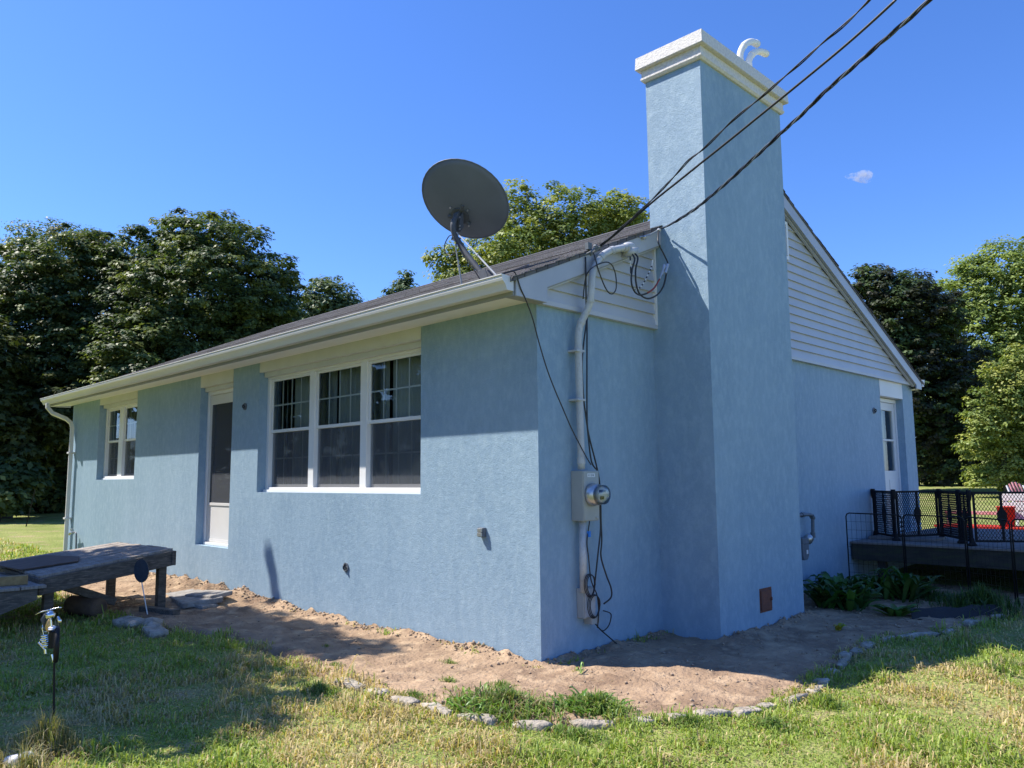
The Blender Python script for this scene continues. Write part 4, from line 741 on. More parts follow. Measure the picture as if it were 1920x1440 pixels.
# ---------------------------------------------------------------- gas meter
t = thing('gas_meter', (.1, 4.25, .6), 'dark grey gas meter with looping pipe on the gable wall behind the chimney', 'gas meter')
b = MB(); b.tube(spline([(.1, 4.17, .62), (.1, 4.165, .90), (.1, 4.19, .945), (.1, 4.26, .95), (.1, 4.48, .945), (.1, 4.54, .92), (.1, 4.545, .86), (.1, 4.53, .72), (.1, 4.51, .68), (.1, 4.42, .665)], 5), .02, 10); b.build('pipe', M['gas'], t, smooth=True)
b = MB()
for p_, q_ in (((.1, 4.26, .95), (.1, 4.33, .95)), ((.1, 4.52, .93), (.1, 4.56, .90)), ((.1, 4.53, .74), (.1, 4.53, .68)), ((.1, 4.49, .67), (.1, 4.46, .665))): b.tube([p_, q_], .029, 8)
b.build('pipe_fitting', M['gas'], t)
b = MB(); b.lathe((.1, 4.42, .665), [(.04, 0), (.055, .02), (.055, .05), (.03, .07)], 14, (0, -1, 0)); b.lathe((.12, 4.33, .68), [(.055, 0), (.06, .03), (.03, .06)], 14, (1, 0, 0)); b.build('regulator', M['steel'], t, smooth=True)
b = MB(); b.box((.03, 4.13, .63), (.16, 4.30, .70)); b.prism([(0, 4.14, .63), (0, 4.30, .63), (0, 4.29, .50), (0, 4.25, .455), (0, 4.16, .455), (0, 4.14, .5)], (.035, 0, 0), (.155, 0, 0)); b.build('meter_body', M['gas'], t, bevel=.008)
b = MB(); b.box((.1555, 4.22, .52), (.158, 4.26, .565)); b.build('sticker', M['whitec'], t)
#%%GARDEN
# ---------------------------------------------------------------- wooden platform left
t = thing('wooden_platform', (-5.0, -1.5, 0), 'weathered low wooden platform on short legs in front of the wall', 'platform')
A_, B_, D_, E_ = Vector((-4.72, -.86, .665)), Vector((-6.15, -.98, .665)), Vector((-4.585, -2.174, .5)), Vector((-6.5, -2.15, .5))
n = 9; ux = D_ - A_; vx = B_ - A_; du = ux.normalized(); dv = vx.normalized()
for i in range(n):
    f0, f1 = (i + .05) / n, (i + .95) / n; j = Vector((0, 0, random.uniform(-.002, .003))); e = -du * random.uniform(.0, .035)
    q = [A_.lerp(B_, f0) + e + j, A_.lerp(B_, f1) + e + j, D_.lerp(E_, f1) + j, D_.lerp(E_, f0) + j]; dz = Vector((0, 0, .024))
    MB().add([*(p_ - dz for p_ in q), *q], [(3, 2, 1, 0), (4, 5, 6, 7), (0, 1, 5, 4), (1, 2, 6, 5), (2, 3, 7, 6), (3, 0, 4, 7)]).build('plank', M['woodtop'], t, bevel=.003)
zz_ = Vector((0, 0, .103))
MB().bar(A_ - zz_ - dv * .012, D_ - zz_ - dv * .012, .045, .155).build('beam', M['wood'], t, bevel=.004)
MB().bar(A_ - zz_ - du * .0 - dv * .05, B_ - zz_, .045, .155).build('beam', M['wood'], t, bevel=.004)
MB().bar(B_ - zz_ + dv * .01, E_ - zz_ + dv * .01, .045, .155).build('beam', M['wood'], t, bevel=.004)
MB().bar(D_ - zz_ - dv * .05, E_ - zz_, .045, .155).build('beam', M['wood'], t, bevel=.004)
for a_, c_ in (((-4.80, -.94, .60), (-4.84, -.92, -.02)), ((-5.98, -1.06, .60), (-5.98, -1.06, -.02)), ((-4.72, -2.06, .46), (-4.72, -2.06, -.02)), ((-6.3, -2.04, .46), (-6.3, -2.04, -.02))): MB().bar(a_, c_, .09, .085, up=(0, 1, 0)).build('leg', M['wood'], t, bevel=.004)
MB().bar((-4.86, -1.95, .38), (-5.0, -1.35, .12), .09, .08).build('brace', M['wood'], t, bevel=.004)
pl = lambda u, v, h=.004: A_ + ux * u + vx * v + Vector((0, 0, h))
b = MB(); pr = [pl(.52, .5), pl(.62, .28), pl(.98, .42), pl(.98, 1.05), pl(.6, .95)]; b.add([*pr, *(p_ + Vector((0, 0, .012)) for p_ in pr)], [(4, 3, 2, 1, 0), (5, 6, 7, 8, 9)] + [(i, (i + 1) % 5, (i + 1) % 5 + 5, i + 5) for i in range(5)])
tag(b.build('plywood_board', mat('dark_plywood', (.15, .095, .07), .8, (.09, .06, .045), 5, (3, 1, 1))), 'dark sheet of plywood lying on the wooden platform', 'board')
t = thing('wooden_step', (-4.5, -2.6, 0), 'dark wooden step frame at the left edge below the platform', 'step')
for sx in (-4.42, -5.9):
    b = MB(); pr = [(sx, -2.23, .40), (sx, -3.25, .40), (sx, -3.25, -.02), (sx, -3.12, -.02), (sx, -2.30, .275), (sx, -2.23, .30)]; b.add([*pr, *((p_[0] - .05, p_[1], p_[2]) for p_ in pr)], [(0, 1, 2, 3, 4, 5), (11, 10, 9, 8, 7, 6)] + [(i, i + 6, (i + 1) % 6 + 6, (i + 1) % 6) for i in range(6)]); b.build('stringer', M['wood'], t)
for k in range(4): MB().box((-5.97, -2.37 - .22 * k, .402), (-4.40, -2.22 - .22 * k + .06, .43)).build('tread', M['woodtop'], t, bevel=.003)
b = MB(); b.bar((-4.62, -2.27, .474), (-4.78, -3.3, .474), .09, .085); tag(b.build('timber', M['woodyel'], bevel=.005), 'yellowish square timber lying on the step at the left edge', 'timber')
b = MB(); b.lathe((-4.80, -1.55, .10), [(.075, 0), (.10, .02), (.10, .48), (.08, .5)], 16, (-.75, -.2, .0)); tag(b.build('log', M['log'], smooth=True), 'short cut log lying in the shade under the platform', 'log')
b = MB(); b.bar((-4.80, -1.12, .04), (-4.2, -1.0, .05), .09, .06); tag(b.build('board_offcut', M['wood'], bevel=.004), 'weathered board offcut lying on dirt beneath the platform edge', 'board')
# round plaque on a stick
t = thing('garden_plaque', (-4.46, -1.18, 0), 'dark oval garden plaque with brown rim on a thin pale stick', 'garden plaque')
pc = Vector((-4.575, -1.232, .468)); ax = Vector((.55, -.83, .05)).normalized(); e1 = Vector((ax.y, -ax.x, 0)).normalized(); e2 = Vector((-.12, 0, 1)).normalized(); b = MB(); o = 0; b2 = MB()
ell = [pc + e1 * .085 * math.cos(k * .2618) + e2 * .118 * math.sin(k * .2618) for k in range(24)]
b.add([p_ + ax * .006 for p_ in ell] + [p_ - ax * .006 for p_ in ell], [tuple(range(24)), tuple(range(47, 23, -1))] + [(k, (k + 1) % 24, 24 + (k + 1) % 24, 24 + k) for k in range(24)]); b.build('plaque', mat('slate_plaque', (.03, .045, .07), .6, (.02, .03, .05), 30, bump=.5, bscale=60), t)
b2.tube(ell + ell[:1], .006, 6); b2.build('rim', M['wood'], t); b = MB(); b.tube([pc - e2 * .1, (-4.47, -1.18, -.02)], .006, 6); b.build('stick', M['whitep'], t)
# motorcycle ornament on stake
t = thing('motorcycle_ornament', (-.73, -3.08, 0), 'little metal motorcycle garden ornament upright on a rusty stake', 'garden ornament')
def OP(px, py, d=0): # local metric frame of the ornament facing the lawn corner
    k = 4.85 / 1465.18; return Vector((-.73, -3.08, 0)) + (R * ((px - 86) * k)) + Vector((0, 0, 1)) * ((1400 - py) * k * 1.0) + F * (-d)
MB().tube([OP(93, 1402), OP(90, 1330), OP(87, 1270)], .006, 8).build('stake', M['black'], t)
b = MB(); b.tube([OP(57, 1190, .03), OP(66, 1186, .03), OP(84, 1182, .02), OP(92, 1180, .02), OP(97, 1180, .02)], .0035, 8); b.build('handlebar', M['chrome'], t, smooth=True)
b = MB(); b.lathe(OP(81, 1191, .03), [(.004, -.024), (.017, -.019), (.024, -.006), (.024, .006), (.017, .019), (.004, .024)], 14, -F); b.build('headlight', M['chrome'], t, smooth=True)
b = MB(); b.lathe(OP(75, 1210), [(.006, -.035), (.017, -.02), (.019, 0), (.014, .02), (.006, .035)], 12, (0, 0, 1)); b.build('fuel_tank', M['brass'], t, smooth=True)
for s_, q in ((0, [OP(68, 1192), OP(64, 1200), OP(67, 1212)]), (1, [OP(88, 1196), OP(92, 1203), OP(93, 1208)])): MB().tube(q, [.006, .011, .004], 8).build('fender', M['chrome' if s_ else 'dishm'], t, smooth=True)
MB().tube([OP(80, 1198, .02), OP(82, 1212, .02)], .005, 8).build('fork', M['chrome'], t)
b = MB(); b.lathe(OP(85, 1212, .03), [(.019, 0), (.019, .004)], 16, (U + F * -.35).normalized()); b.build('air_cleaner', M['whitep'], t)
b = MB(); pts = [OP(89, 1240) + Vector((0, 0, 1)) * (.085 * math.cos(a_ * .3927)) + Vector((-.965, .26, 0)) * (.085 * math.sin(a_ * .3927)) for a_ in range(17)]; b.tube(pts, .014, 8); b.build('wheel', M['black'], t, smooth=True)
b = MB(); b.obox(OP(82, 1232), R * .012, F * .02, (0, 0, .045)); b.build('engine', M['black'], t, bevel=.003)
b = MB()
for k in range(6): b.obox(OP(72 + k * .6, 1225 + k * 3.2, .02), R * .013, F * .012, (0, 0, .0022))
b.build('cooling_fins', M['chrome'], t)
b = MB(); b.tube([OP(65, 1209), OP(64, 1215), OP(68, 1228), OP(79, 1243)], .0035, 6); b.tube([OP(66, 1221), OP(75, 1219), OP(80, 1243), OP(87, 1238)], .0035, 6); b.build('frame', M['chrome'], t, smooth=True)
for q in ([OP(64, 1231, .01), OP(70, 1236, .01)], [OP(63, 1235, .02), OP(74, 1246, .02)], [OP(74, 1246, .02), OP(75, 1253, .02)], [OP(82, 1256, .0), OP(86, 1268, 0)]): MB().tube(q, .0055, 8).build('exhaust', M['chrome'], t)
# leaning fence stake
t = thing('fence_stake', (-19.7, 1.32, float(gz(-19.7, 1.32))), 'thin black metal stake leaning in the sunny lawn at the far left', 'stake')
g0 = float(gz(-19.7, 1.32)); MB().tube([(-19.7, 1.32, g0 - .1), (-19.55, 1.45, g0 + .95)], .016, 6).build('stake', M['black'], t); b = MB()
for k in range(3): zz_ = g0 + .3 + k * .25; b.tube([(-19.65 + .03 * k, 1.37, zz_), (-19.6 + .03 * k, 1.33, zz_ + .02)], .006, 5)
b.build('clip', M['black'], t)
# ---------------------------------------------------------------- deck right
t = thing('wooden_deck', (2, 7, 0), 'dark wooden deck with grey boards outside the side door', 'deck')
k = 0; y_ = 5.80
while y_ < 9.25:
    b = MB(); b.box((.012, y_, .528), (4.6, y_ + .135, .555 + random.uniform(-.002, .002))); b.build('deck_board', M['decktop'], t, bevel=.003); y_ += .142
b = MB(); b.box((.02, 5.815, .325), (4.6, 5.855, .5265)); b.build('fascia_board', M['wooddark'], t, bevel=.003); MB().box((.02, 9.2, .325), (4.6, 9.24, .5265)).build('fascia_board', M['wooddark'], t)
for k in range(31): MB().box((.03 + k * .148, 9.17, -.03), (.17 + k * .148, 9.19, .52)).build('light_block_skirt', M['wooddark'], t)  # boards added at the far side to block light under the deck
for k in range(8): b = MB(); b.box((.1 + .6 * k, 5.87, .37), (.14 + .6 * k, 9.16, .5265)); b.build('joist', M['wooddark'], t)
for px_, py_ in ((.35, 5.91), (2.0, 5.91), (3.9, 5.91), (.35, 9.1), (2.0, 9.1), (3.9, 9.1)): b = MB(); b.box((px_ - .045, py_ - .03, -.1), (px_ + .045, py_ + .06, .37)); b.build('post', M['wooddark'], t)
b = MB(); b.box((.05, 6.3, .556), (.85, 6.75, .59)); tag(b.build('door_mat', M['decktop'], bevel=.004), 'flat grey board lying on the deck by the wall behind the gate', 'board')
# black play-yard gate, diamond lattice panels
t = thing('folding_gate', (1.0, 6.3, .57), 'black folding gate of diamond mesh panels zigzagging along the deck edge', 'gate')
nodes = [(.03, 6.62), (.44, 6.19), (.78, 6.85), (1.16, 6.30), (1.36, 5.98), (1.93, 6.34), (2.45, 5.98), (3.0, 6.4)]; zb_, zt_ = .60, 1.185
for i, ((xa, ya), (xb, yb)) in enumerate(zip(nodes, nodes[1:])):
    a_, c_ = Vector((xa, ya, 0)), Vector((xb, yb, 0)); d = (c_ - a_); L_ = d.length; d.normalize(); a_ += d * .035; L_ -= .07; nn = Vector((-d.y, d.x, 0))
    pt = lambda u, z_: Vector((a_.x + d.x * u, a_.y + d.y * u, z_))
    fr = MB(); fr.bar(pt(0, zt_ - .012), pt(L_, zt_ - .012), .022, .024); fr.bar(pt(0, zb_ + .012), pt(L_, zb_ + .012), .022, .024); fr.bar(pt(.012, zb_), pt(.012, zt_), .022, .024, up=nn); fr.bar(pt(L_ - .012, zb_), pt(L_ - .012, zt_), .022, .024, up=nn)
    pn = fr.build('gate_panel', M['mesh'], t)
    cb = MB(); u_ = L_ / 2; zm_ = (zb_ + zt_) / 2; prof = [(.014, zb_ + .02), (.012, zm_ - .16), (.018, zm_ - .11), (.05, zm_ - .04), (.052, zm_ + .03), (.02, zm_ + .09), (.012, zm_ + .14), (.014, zt_ - .02)]
    vs = [pt(u_ - w_, z_) + nn * .007 for w_, z_ in prof] + [pt(u_ + w_, z_) + nn * .007 for w_, z_ in prof] + [pt(u_ - w_, z_) - nn * .007 for w_, z_ in prof] + [pt(u_ + w_, z_) - nn * .007 for w_, z_ in prof]; m_ = len(prof)
    fs = []
    for q in range(m_ - 1): fs += [(q, q + 1, m_ + q + 1, m_ + q), (2 * m_ + q, 3 * m_ + q, 3 * m_ + q + 1, 2 * m_ + q + 1), (q, 2 * m_ + q, 2 * m_ + q + 1, q + 1), (m_ + q, m_ + q + 1, 3 * m_ + q + 1, 3 * m_ + q)]
    cb.add(vs, fs); cb.build('centre_bar', M['mesh'], pn)
    la = MB(); sp = .036; H_ = zt_ - zb_; sl_ = 1.55
    k = -int(H_ / sl_ / sp) - 1
    while k * sp < L_:
        for sg in (1, -1):
            u0 = k * sp; z0_, z1_ = 0., H_; ua, ub = u0, u0 + H_ / sl_
            ta = max(0, -ua / (ub - ua)); tb = min(1, (L_ - ua) / (ub - ua))
            if tb > ta:
                p_ = ua + (ub - ua) * ta, H_ * ta; q_ = ua + (ub - ua) * tb, H_ * tb
                if sg < 0: p_ = (L_ - p_[0], p_[1]); q_ = (L_ - q_[0], q_[1])
                la.bar(pt(p_[0], zb_ + p_[1]) + nn * .002 * sg, pt(q_[0], zb_ + q_[1]) + nn * .002 * sg, .004, .0065, up=nn)
        k += 1
    la.build('lattice', M['mesh'], pn)
for i, (xa, ya) in enumerate(nodes):
    b = MB(); b.tube([(xa, ya, .557), (xa, ya, 1.195)], .016, 8); b.lathe((xa, ya, .557), [(.05, 0), (.05, .015), (.03, .04), (.022, .09)], 10); b.lathe((xa, ya, 1.08), [(.022, 0), (.03, .05), (.032, .1), (.026, .125)], 10); b.build('hinge_post', M['mesh'], t)
# wire exercise pen in front of deck
t = thing('wire_pen', (1.0, 5.5, 0), 'low black wire pen with rounded tops in front of the deck', 'pen')
def penpanel(xa, ya, xb, yb, zt):
    g_ = .0; r_ = .04; dx, dy = (xb - xa), (yb - ya); L_ = math.hypot(dx, dy); dx /= L_; dy /= L_; q = lambda u, z: (xa + dx * u, ya + dy * u, z)
    pts = [q(0, g_), q(0, zt - r_), q(.012, zt - .012), q(r_, zt), q(L_ - r_, zt - .01), q(L_ - .012, zt - .022), q(L_, zt - .01 - r_), q(L_, g_)]
    pn = MB().tube(pts, .008, 8).build('pen_panel', M['black'], t, smooth=True); w_ = MB()
    n = int(L_ / .055)
    for k in range(1, n): w_.tube([q(L_ * k / n, g_ + .04), q(L_ * k / n, zt - .005)], .0016, 4, False)
    for k in range(1, 9): w_.tube([q(0, zt * k / 9), q(L_, zt * k / 9)], .0018, 4, False)
    w_.build('wire_grid', M['black'], pn)
penpanel(.10, 5.5, .745, 5.52, .925); penpanel(.765, 5.52, 1.42, 5.48, .92); penpanel(1.44, 5.48, 1.93, 5.2, .915); penpanel(1.95, 5.2, 2.6, 5.3, .915)
# red and white things on the far side
def bucket(x_, y_, z_, r_, h_, m_, nm, label, cat, group=None):
    t = thing(nm, (x_, y_, z_), label, cat, group); MB().lathe((x_, y_, z_), [(r_ * .78, 0), (r_ * .98, h_ * .95), (r_ * 1.07, h_ * .95), (r_ * 1.07, h_), (r_ * .92, h_), (r_ * .8, h_ * .6)], 22).build('bucket_body', m_, t, smooth=True)
    MB().tube([Vector((x_ + r_ * math.cos(a_ * .31416), y_ - .01, z_ + h_ * .8 - r_ * .9 * math.sin(a_ * .31416))) for a_ in range(11)], .005, 6).build('handle', M['steel'], t); return t
gb = float(gz(.6, 11.2))
t = thing('garden_table', (.4, 11.2, gb), 'long low table with bright red edge and pink rail beyond the deck', 'table')
MB().box((-.55, 10.95, .455), (2.2, 11.5, .492)).build('table_top', M['red'], t, bevel=.004); MB().box((-.55, 11.6, .66), (2.2, 11.64, .72)).build('rail', M['pink'], t, bevel=.004)
for lx in (-.5, .85, 2.15): MB().box((lx - .03, 11.0, gb - .05), (lx + .03, 11.06, .454)).build('leg', M['pink'], t); MB().box((lx - .03, 11.641, gb - .05), (lx + .03, 11.70, .72)).build('leg', M['pink'], t)
bucket(.555, 11.12, .493, .14, .34, M['red'], 'bucket', 'red bucket standing on the red edged table beyond the deck', 'bucket')
t = thing('planter_box', (.95, 11.4, .493), 'white slatted planter box standing on the red edged table behind the bucket', 'planter')
for k in range(3):
    for yy in (11.3, 11.47): MB().box((.45, yy, .60 + k * .16), (1.6, yy + .02, .735 + k * .16)).build('slat', M['whitep'], t, bevel=.003)
for lx in (.47, 1.0, 1.55): MB().box((lx, 11.321, .494), (lx + .04, 11.469, 1.05)).build('post', M['whitep'], t)
def lawnchair(x_, y_, label, sc):
    z0_ = float(gz(x_, y_)); t = thing('lawn_chair', (x_, y_, z0_), label, 'chair', 'red and white chairs beyond the deck')
    c = Vector((x_, y_, z0_)); dz = Vector((-.20, .10, .62)) * sc; w_ = Vector((.5, .86, 0)) * .24
    for k in range(6):
        p_ = c + Vector((0, 0, .42)) + w_ * (-1 + 2 * (k + .5) / 6); MB().bar(p_, p_ + dz * (1.0 - .05 * abs(k - 2.5)), .082, .02, up=(1, 0, .4)).build('back_slat', M['pink' if k in (1, 2, 3, 4) else 'whitep'], t)
    MB().bar(c + Vector((.0, 0, .40)), c + Vector((.45, -.2, .42)), .5, .03).build('seat', M['whitep'], t)
    for sx in (-1, 1):
        for q in (0, .42): p_ = c + w_ * sx + Vector((q, -q * .4, 0)); MB().bar(p_ - Vector((0, 0, .03)), p_ + Vector((0, 0, .58)), .05, .05, up=(0, 1, 0)).build('leg', M['whitep'], t)
        p_ = c + w_ * sx; MB().bar(p_ + Vector((-.1, .04, .6)), p_ + Vector((.45, -.2, .6)), .09, .02).build('armrest', M['pink'], t)
lawnchair(.42, 13.2, 'red and white slatted lawn chair tilted back, the left one above the bucket', 1.0); lawnchair(.95, 13.6, 'red slatted lawn chair at the right edge above the gate', 1.05)
# split rail fence far right
t = thing('rail_fence', (-3.5, 30, float(gz(-3.5, 30))), 'pale split rail fence at the foot of the far right trees', 'fence')
fp = [Vector((-14 + 2.9 * i, 34.5 + .45 * i, 0)) for i in range(8)]
for q in fp: q.z = float(gz(q.x, q.y))
for q in fp: MB().bar(q - Vector((0, 0, .1)), q + Vector((0, 0, 1.25)), .14, .12, up=(0, 1, 0)).build('post', M['rail'], t)
for a_, c_ in zip(fp, fp[1:]):
    for h_ in (.45, .85, 1.15): MB().tube([a_ + Vector((0, 0, h_)), c_ + Vector((0, 0, h_ + random.uniform(-.05, .05)))], .055, 6).build('rail', M['rail'], t)
#%%TREES
# ---------------------------------------------------------------- trees
CPn = np.array(CP)
def leaves(name, C, Nn, size, cols, m, parent, lobed=False):
    n = len(C); Nn = Nn / (np.linalg.norm(Nn, axis=1, keepdims=True) + 1e-9); rv = rng.normal(size=(n, 3)); T = np.cross(Nn, rv); T /= np.linalg.norm(T, axis=1, keepdims=True) + 1e-9; B = np.cross(Nn, T); s = size[:, None]
    if lobed: pr = [(-.5, 0, 0), (-.12, .22, .03), (-.05, .55, -.06), (.2, .22, .02), (.62, 0, -.1), (.2, -.22, .02), (-.05, -.55, -.06), (-.12, -.22, .03)]
    else: pr = [(-.5, 0, 0), (0, .3, .05), (.55, 0, -.04), (0, -.3, .05)]
    V = np.stack([C + (T * a_ + B * b_ + Nn * c_) * s for a_, b_, c_ in pr], 1).reshape(-1, 3); k = len(pr); o = k * np.arange(n)[:, None]
    if lobed: F_ = np.concatenate([o + np.array(q) for q in ((0, 1, 4, 7), (1, 2, 3, 4), (7, 4, 5, 6))])
    else: F_ = np.concatenate([o + np.array(q) for q in ((0, 1, 2, 3),)])
    return rawmesh(name, V, F_, m, cols=np.repeat(cols, k, 0), parent=parent)
def crown(parent, blobs, ncl, per, lsize, crad, pal, m, lobed=False, flat=.55, inner=.25, upw=.9, face=True, name='crown', cstd=1.0):
    B = np.array(blobs, float); wt = (B[:, 3] * B[:, 5]); k = rng.choice(len(B), ncl, p=wt / wt.sum()); d = rng.normal(size=(ncl, 3))
    if face:
        toc = CPn - B[k, :3]; toc /= np.linalg.norm(toc, axis=1, keepdims=True); fl = (np.sum(d * toc, 1) < -.4 * np.linalg.norm(d, axis=1)) & (rng.uniform(0, 1, ncl) < .75); d[fl] *= -1
    d /= np.linalg.norm(d, axis=1, keepdims=True); rad = np.where(rng.uniform(0, 1, ncl) < inner, rng.uniform(.25, .8, ncl), rng.uniform(.78, 1.06, ncl)); far = rng.uniform(0, 1, ncl) < .16; rad = np.where(far, rng.uniform(1.02, 1.18, ncl), rad); cc = B[k, :3] + d * B[k, 3:6] * rad[:, None]
    cr = crad * rng.uniform(.5, 1.4, ncl) * np.where(far, .7, 1); idx = np.repeat(np.arange(ncl), per); n = len(idx); e = rng.normal(size=(n, 3)); e /= np.linalg.norm(e, axis=1, keepdims=True); e *= rng.uniform(.7, 1.15, (n, 1)); e[:, 2] = np.abs(e[:, 2]) * np.where(rng.uniform(0, 1, n) < .8, 1, -.6)
    rr = rng.uniform(.45, 1.0, n)[:, None]; C = cc[idx] + e * rr * cr[idx][:, None] * np.array([1, 1, flat]); Nn = e * .7 + d[idx] * .35 + np.array([0, 0, upw]) + rng.normal(size=(n, 3)) * .38
    pal = np.array(pal); pc = pal[rng.integers(0, len(pal), ncl)][idx] * rng.uniform(.75, 1.25, n)[:, None]
    leaves(name, C, Nn, lsize * rng.uniform(.6, 1.25, n), pc, m, parent, lobed); return cc
def trunk(parent, x, y, h, r_, blobs, lean=(0, 0), nl=10):
    z0_ = float(gz(x, y)); b = MB(); top = Vector((x + lean[0], y + lean[1], z0_ + h)); b.tube(spline([(x, y, z0_ - .2), (x + lean[0] * .3, y + lean[1] * .3, z0_ + h * .4), top], 5), [r_ * (1 - .55 * i / 10) for i in range(11)], 10)
    b.build('trunk', M['bark'], parent, smooth=True); b = MB(); rr = random.Random(int(x * 10))
    for i in range(nl):
        bl = blobs[i % len(blobs)]; q = Vector((bl[0] + rr.uniform(-.5, .5) * bl[3], bl[1] + rr.uniform(-.5, .5) * bl[4], bl[2] + rr.uniform(-.2, .7) * bl[5])); s_ = Vector((x, y, z0_)).lerp(top, rr.uniform(.45, 1)); mid = s_.lerp(q, .5) + Vector((rr.uniform(-.3, .3), rr.uniform(-.3, .3), .3)); b.tube(spline([s_, mid, q], 4), [r_ * .38 * (1 - .85 * k / 8) for k in range(9)], 6)
    b.build('limb', M['bark'], parent, smooth=True)
def at(px, py, dep):                      # direction table of the photo -> point at a distance
    return CP + (F + R * ((px - 960) / 1465.18) - U * ((py - 720) / 1465.18)) * dep
def tree(name, base_px, dep, pxblobs, label, cat='tree', group=None, ncl=500, per=70, lsize=.16, crad=.75, pal=None, m='leaf', lobed=False, th=None, tr=.28, **kw):
    hz = 904.8 - .00963 * base_px; p = at(base_px, hz, dep); gz0 = float(gz(p.x, p.y)); t = thing(name, (p.x, p.y, gz0), label, cat, group); bl = []
    for (px, py, rx, rz_, dd) in pxblobs:
        c = at(px, py, dep + dd); k = (dep + dd) / 1465.18; bl.append((c.x, c.y, c.z, rx * k, rx * k * .9, rz_ * k))
    top = max(q[2] + q[5] * .3 for q in bl) - gz0; trunk(t, p.x, p.y, th or top * .75, tr, bl); crown(t, bl, ncl, per, lsize, crad, pal, M[m], lobed, **kw); return t
DK = [(.080, .125, .045), (.065, .105, .042), (.10, .145, .050), (.19, .23, .075)]; OL = [(.22, .28, .07), (.27, .32, .08), (.16, .22, .06), (.36, .38, .10)]; PU = [(.048, .058, .034), (.062, .064, .042), (.055, .072, .034)]; LG = [(.22, .29, .08), (.29, .36, .10), (.16, .22, .06)]; FAR = [(.10, .15, .07), (.12, .17, .08)]
tree('maple_tree', 370, 27, [(400, 560, 150, 140, 0), (370, 470, 90, 65, 1), (270, 520, 80, 85, 1), (490, 570, 75, 90, 1), (520, 640, 60, 70, 1), (300, 700, 140, 130, -1), (450, 720, 120, 110, 0), (250, 620, 90, 110, 0)], 'tall dark maple with rounded top directly left of the dish', group='dark maples left of the house', ncl=1900, per=84, lsize=.13, crad=.46, pal=DK, lobed=True, inner=.42, tr=.2)
tree('maple_tree', 110, 28, [(120, 560, 120, 120, 0), (60, 520, 60, 70, 1), (180, 500, 60, 60, 1), (40, 680, 110, 120, -1), (150, 700, 110, 120, -1), (-40, 600, 90, 120, 0), (120, 820, 110, 90, 0), (20, 830, 90, 80, 0)], 'dark maple at the far left with leaves hanging low over the lawn', group='dark maples left of the house', ncl=1900, per=84, lsize=.13, crad=.46, tr=.2, inner=.42, pal=DK + [(.10, .115, .03)], lobed=True)
tree('maple_tree', 10, 24, [(0, 800, 70, 70, 0), (20, 860, 60, 45, 0), (-60, 700, 90, 100, 0), (110, 770, 60, 60, 1)], 'lower olive green maple boughs at the left photo edge', ncl=300, per=50, lsize=.2, crad=.5, pal=[(.08, .10, .03), (.05, .07, .02)], lobed=True)
tree('locust_tree', 95, 44, [(90, 450, 60, 35, 0), (60, 470, 60, 40, 0), (130, 460, 50, 35, 0)], 'thin feathery pale tree top above the far left maple', ncl=170, per=30, lsize=.16, crad=.7, pal=FAR, m='leafpale', th=12)
tree('distant_tree', 615, 60, [(620, 575, 55, 48, 0), (600, 560, 30, 35, 0), (650, 590, 35, 30, 0), (590, 600, 40, 40, 0)], 'hazy pale green rounded tree far behind the roof left of the dish', ncl=420, per=34, lsize=.3, crad=.8, pal=[(.13, .18, .09), (.11, .155, .075)], m='leafpale')
tree('distant_tree', 757, 50, [(757, 560, 30, 30, 0), (760, 530, 14, 18, 0), (735, 575, 20, 18, 0), (790, 580, 22, 20, 0)], 'small distant tree top peeking over the roof left of the dish mast', ncl=130, per=34, lsize=.26, crad=.6, pal=FAR, m='leafpale')
tree('leafy_tree', 1040, 23, [(1060, 430, 85, 72, 0), (965, 410, 42, 62, 0), (1160, 410, 60, 45, 0), (950, 470, 60, 50, -1), (1150, 420, 55, 45, 1), (1010, 480, 100, 70, 0), (900, 500, 60, 45, 0), (830, 485, 40, 22, 0), (1180, 430, 35, 40, 1), (870, 540, 60, 50, 0), (1100, 500, 90, 60, 0)], 'airy yellow-green tree behind the roof and dish', ncl=1000, per=52, lsize=.11, crad=.42, pal=OL, m='leafpale', tr=.2, inner=.35)
tree('copper_maple', 1670, 31, [(1680, 600, 95, 95, 0), (1640, 545, 55, 45, 0), (1730, 590, 60, 60, 0), (1690, 720, 110, 110, 0), (1780, 720, 70, 80, 0), (1740, 820, 100, 80, 0), (1620, 700, 80, 120, 1), (1800, 800, 60, 80, 0)], 'dark copper leaved maple just right of the gable', ncl=1700, per=70, lsize=.135, crad=.45, pal=PU + DK[:2], lobed=True)
tree('leafy_tree', 1890, 37, [(1880, 540, 95, 80, 0), (1960, 560, 80, 110, 0), (1790, 590, 60, 60, 0), (1850, 640, 110, 90, 0), (1960, 720, 110, 120, 0), (1830, 720, 80, 80, 0), (1870, 475, 26, 30, 0), (1830, 515, 26, 28, 0), (1930, 490, 34, 36, 0), (1960, 840, 90, 75, 0), (1800, 800, 55, 60, .5), (1760, 640, 35, 60, .5)], 'tall bright green tree at the right edge', ncl=2000, per=60, lsize=.16, crad=.55, pal=LG, m='leafpale', inner=.3)
tree('leafy_tree', 1885, 26, [(1895, 735, 38, 42, 0), (1862, 705, 22, 24, 0), (1850, 790, 34, 40, 0), (1935, 770, 55, 80, 0), (1826, 835, 20, 30, 0), (1880, 845, 50, 42, .5), (1925, 690, 26, 34, .5), (1905, 672, 14, 22, 0), (1832, 745, 16, 22, 0), (1960, 850, 50, 45, 0), (1900, 890, 60, 28, .3), (1840, 895, 26, 18, .3)], 'smaller yellow-green tree in front of the tall right one', ncl=800, per=56, lsize=.11, crad=.36, pal=OL, m='leafpale', tr=.12, inner=.35)
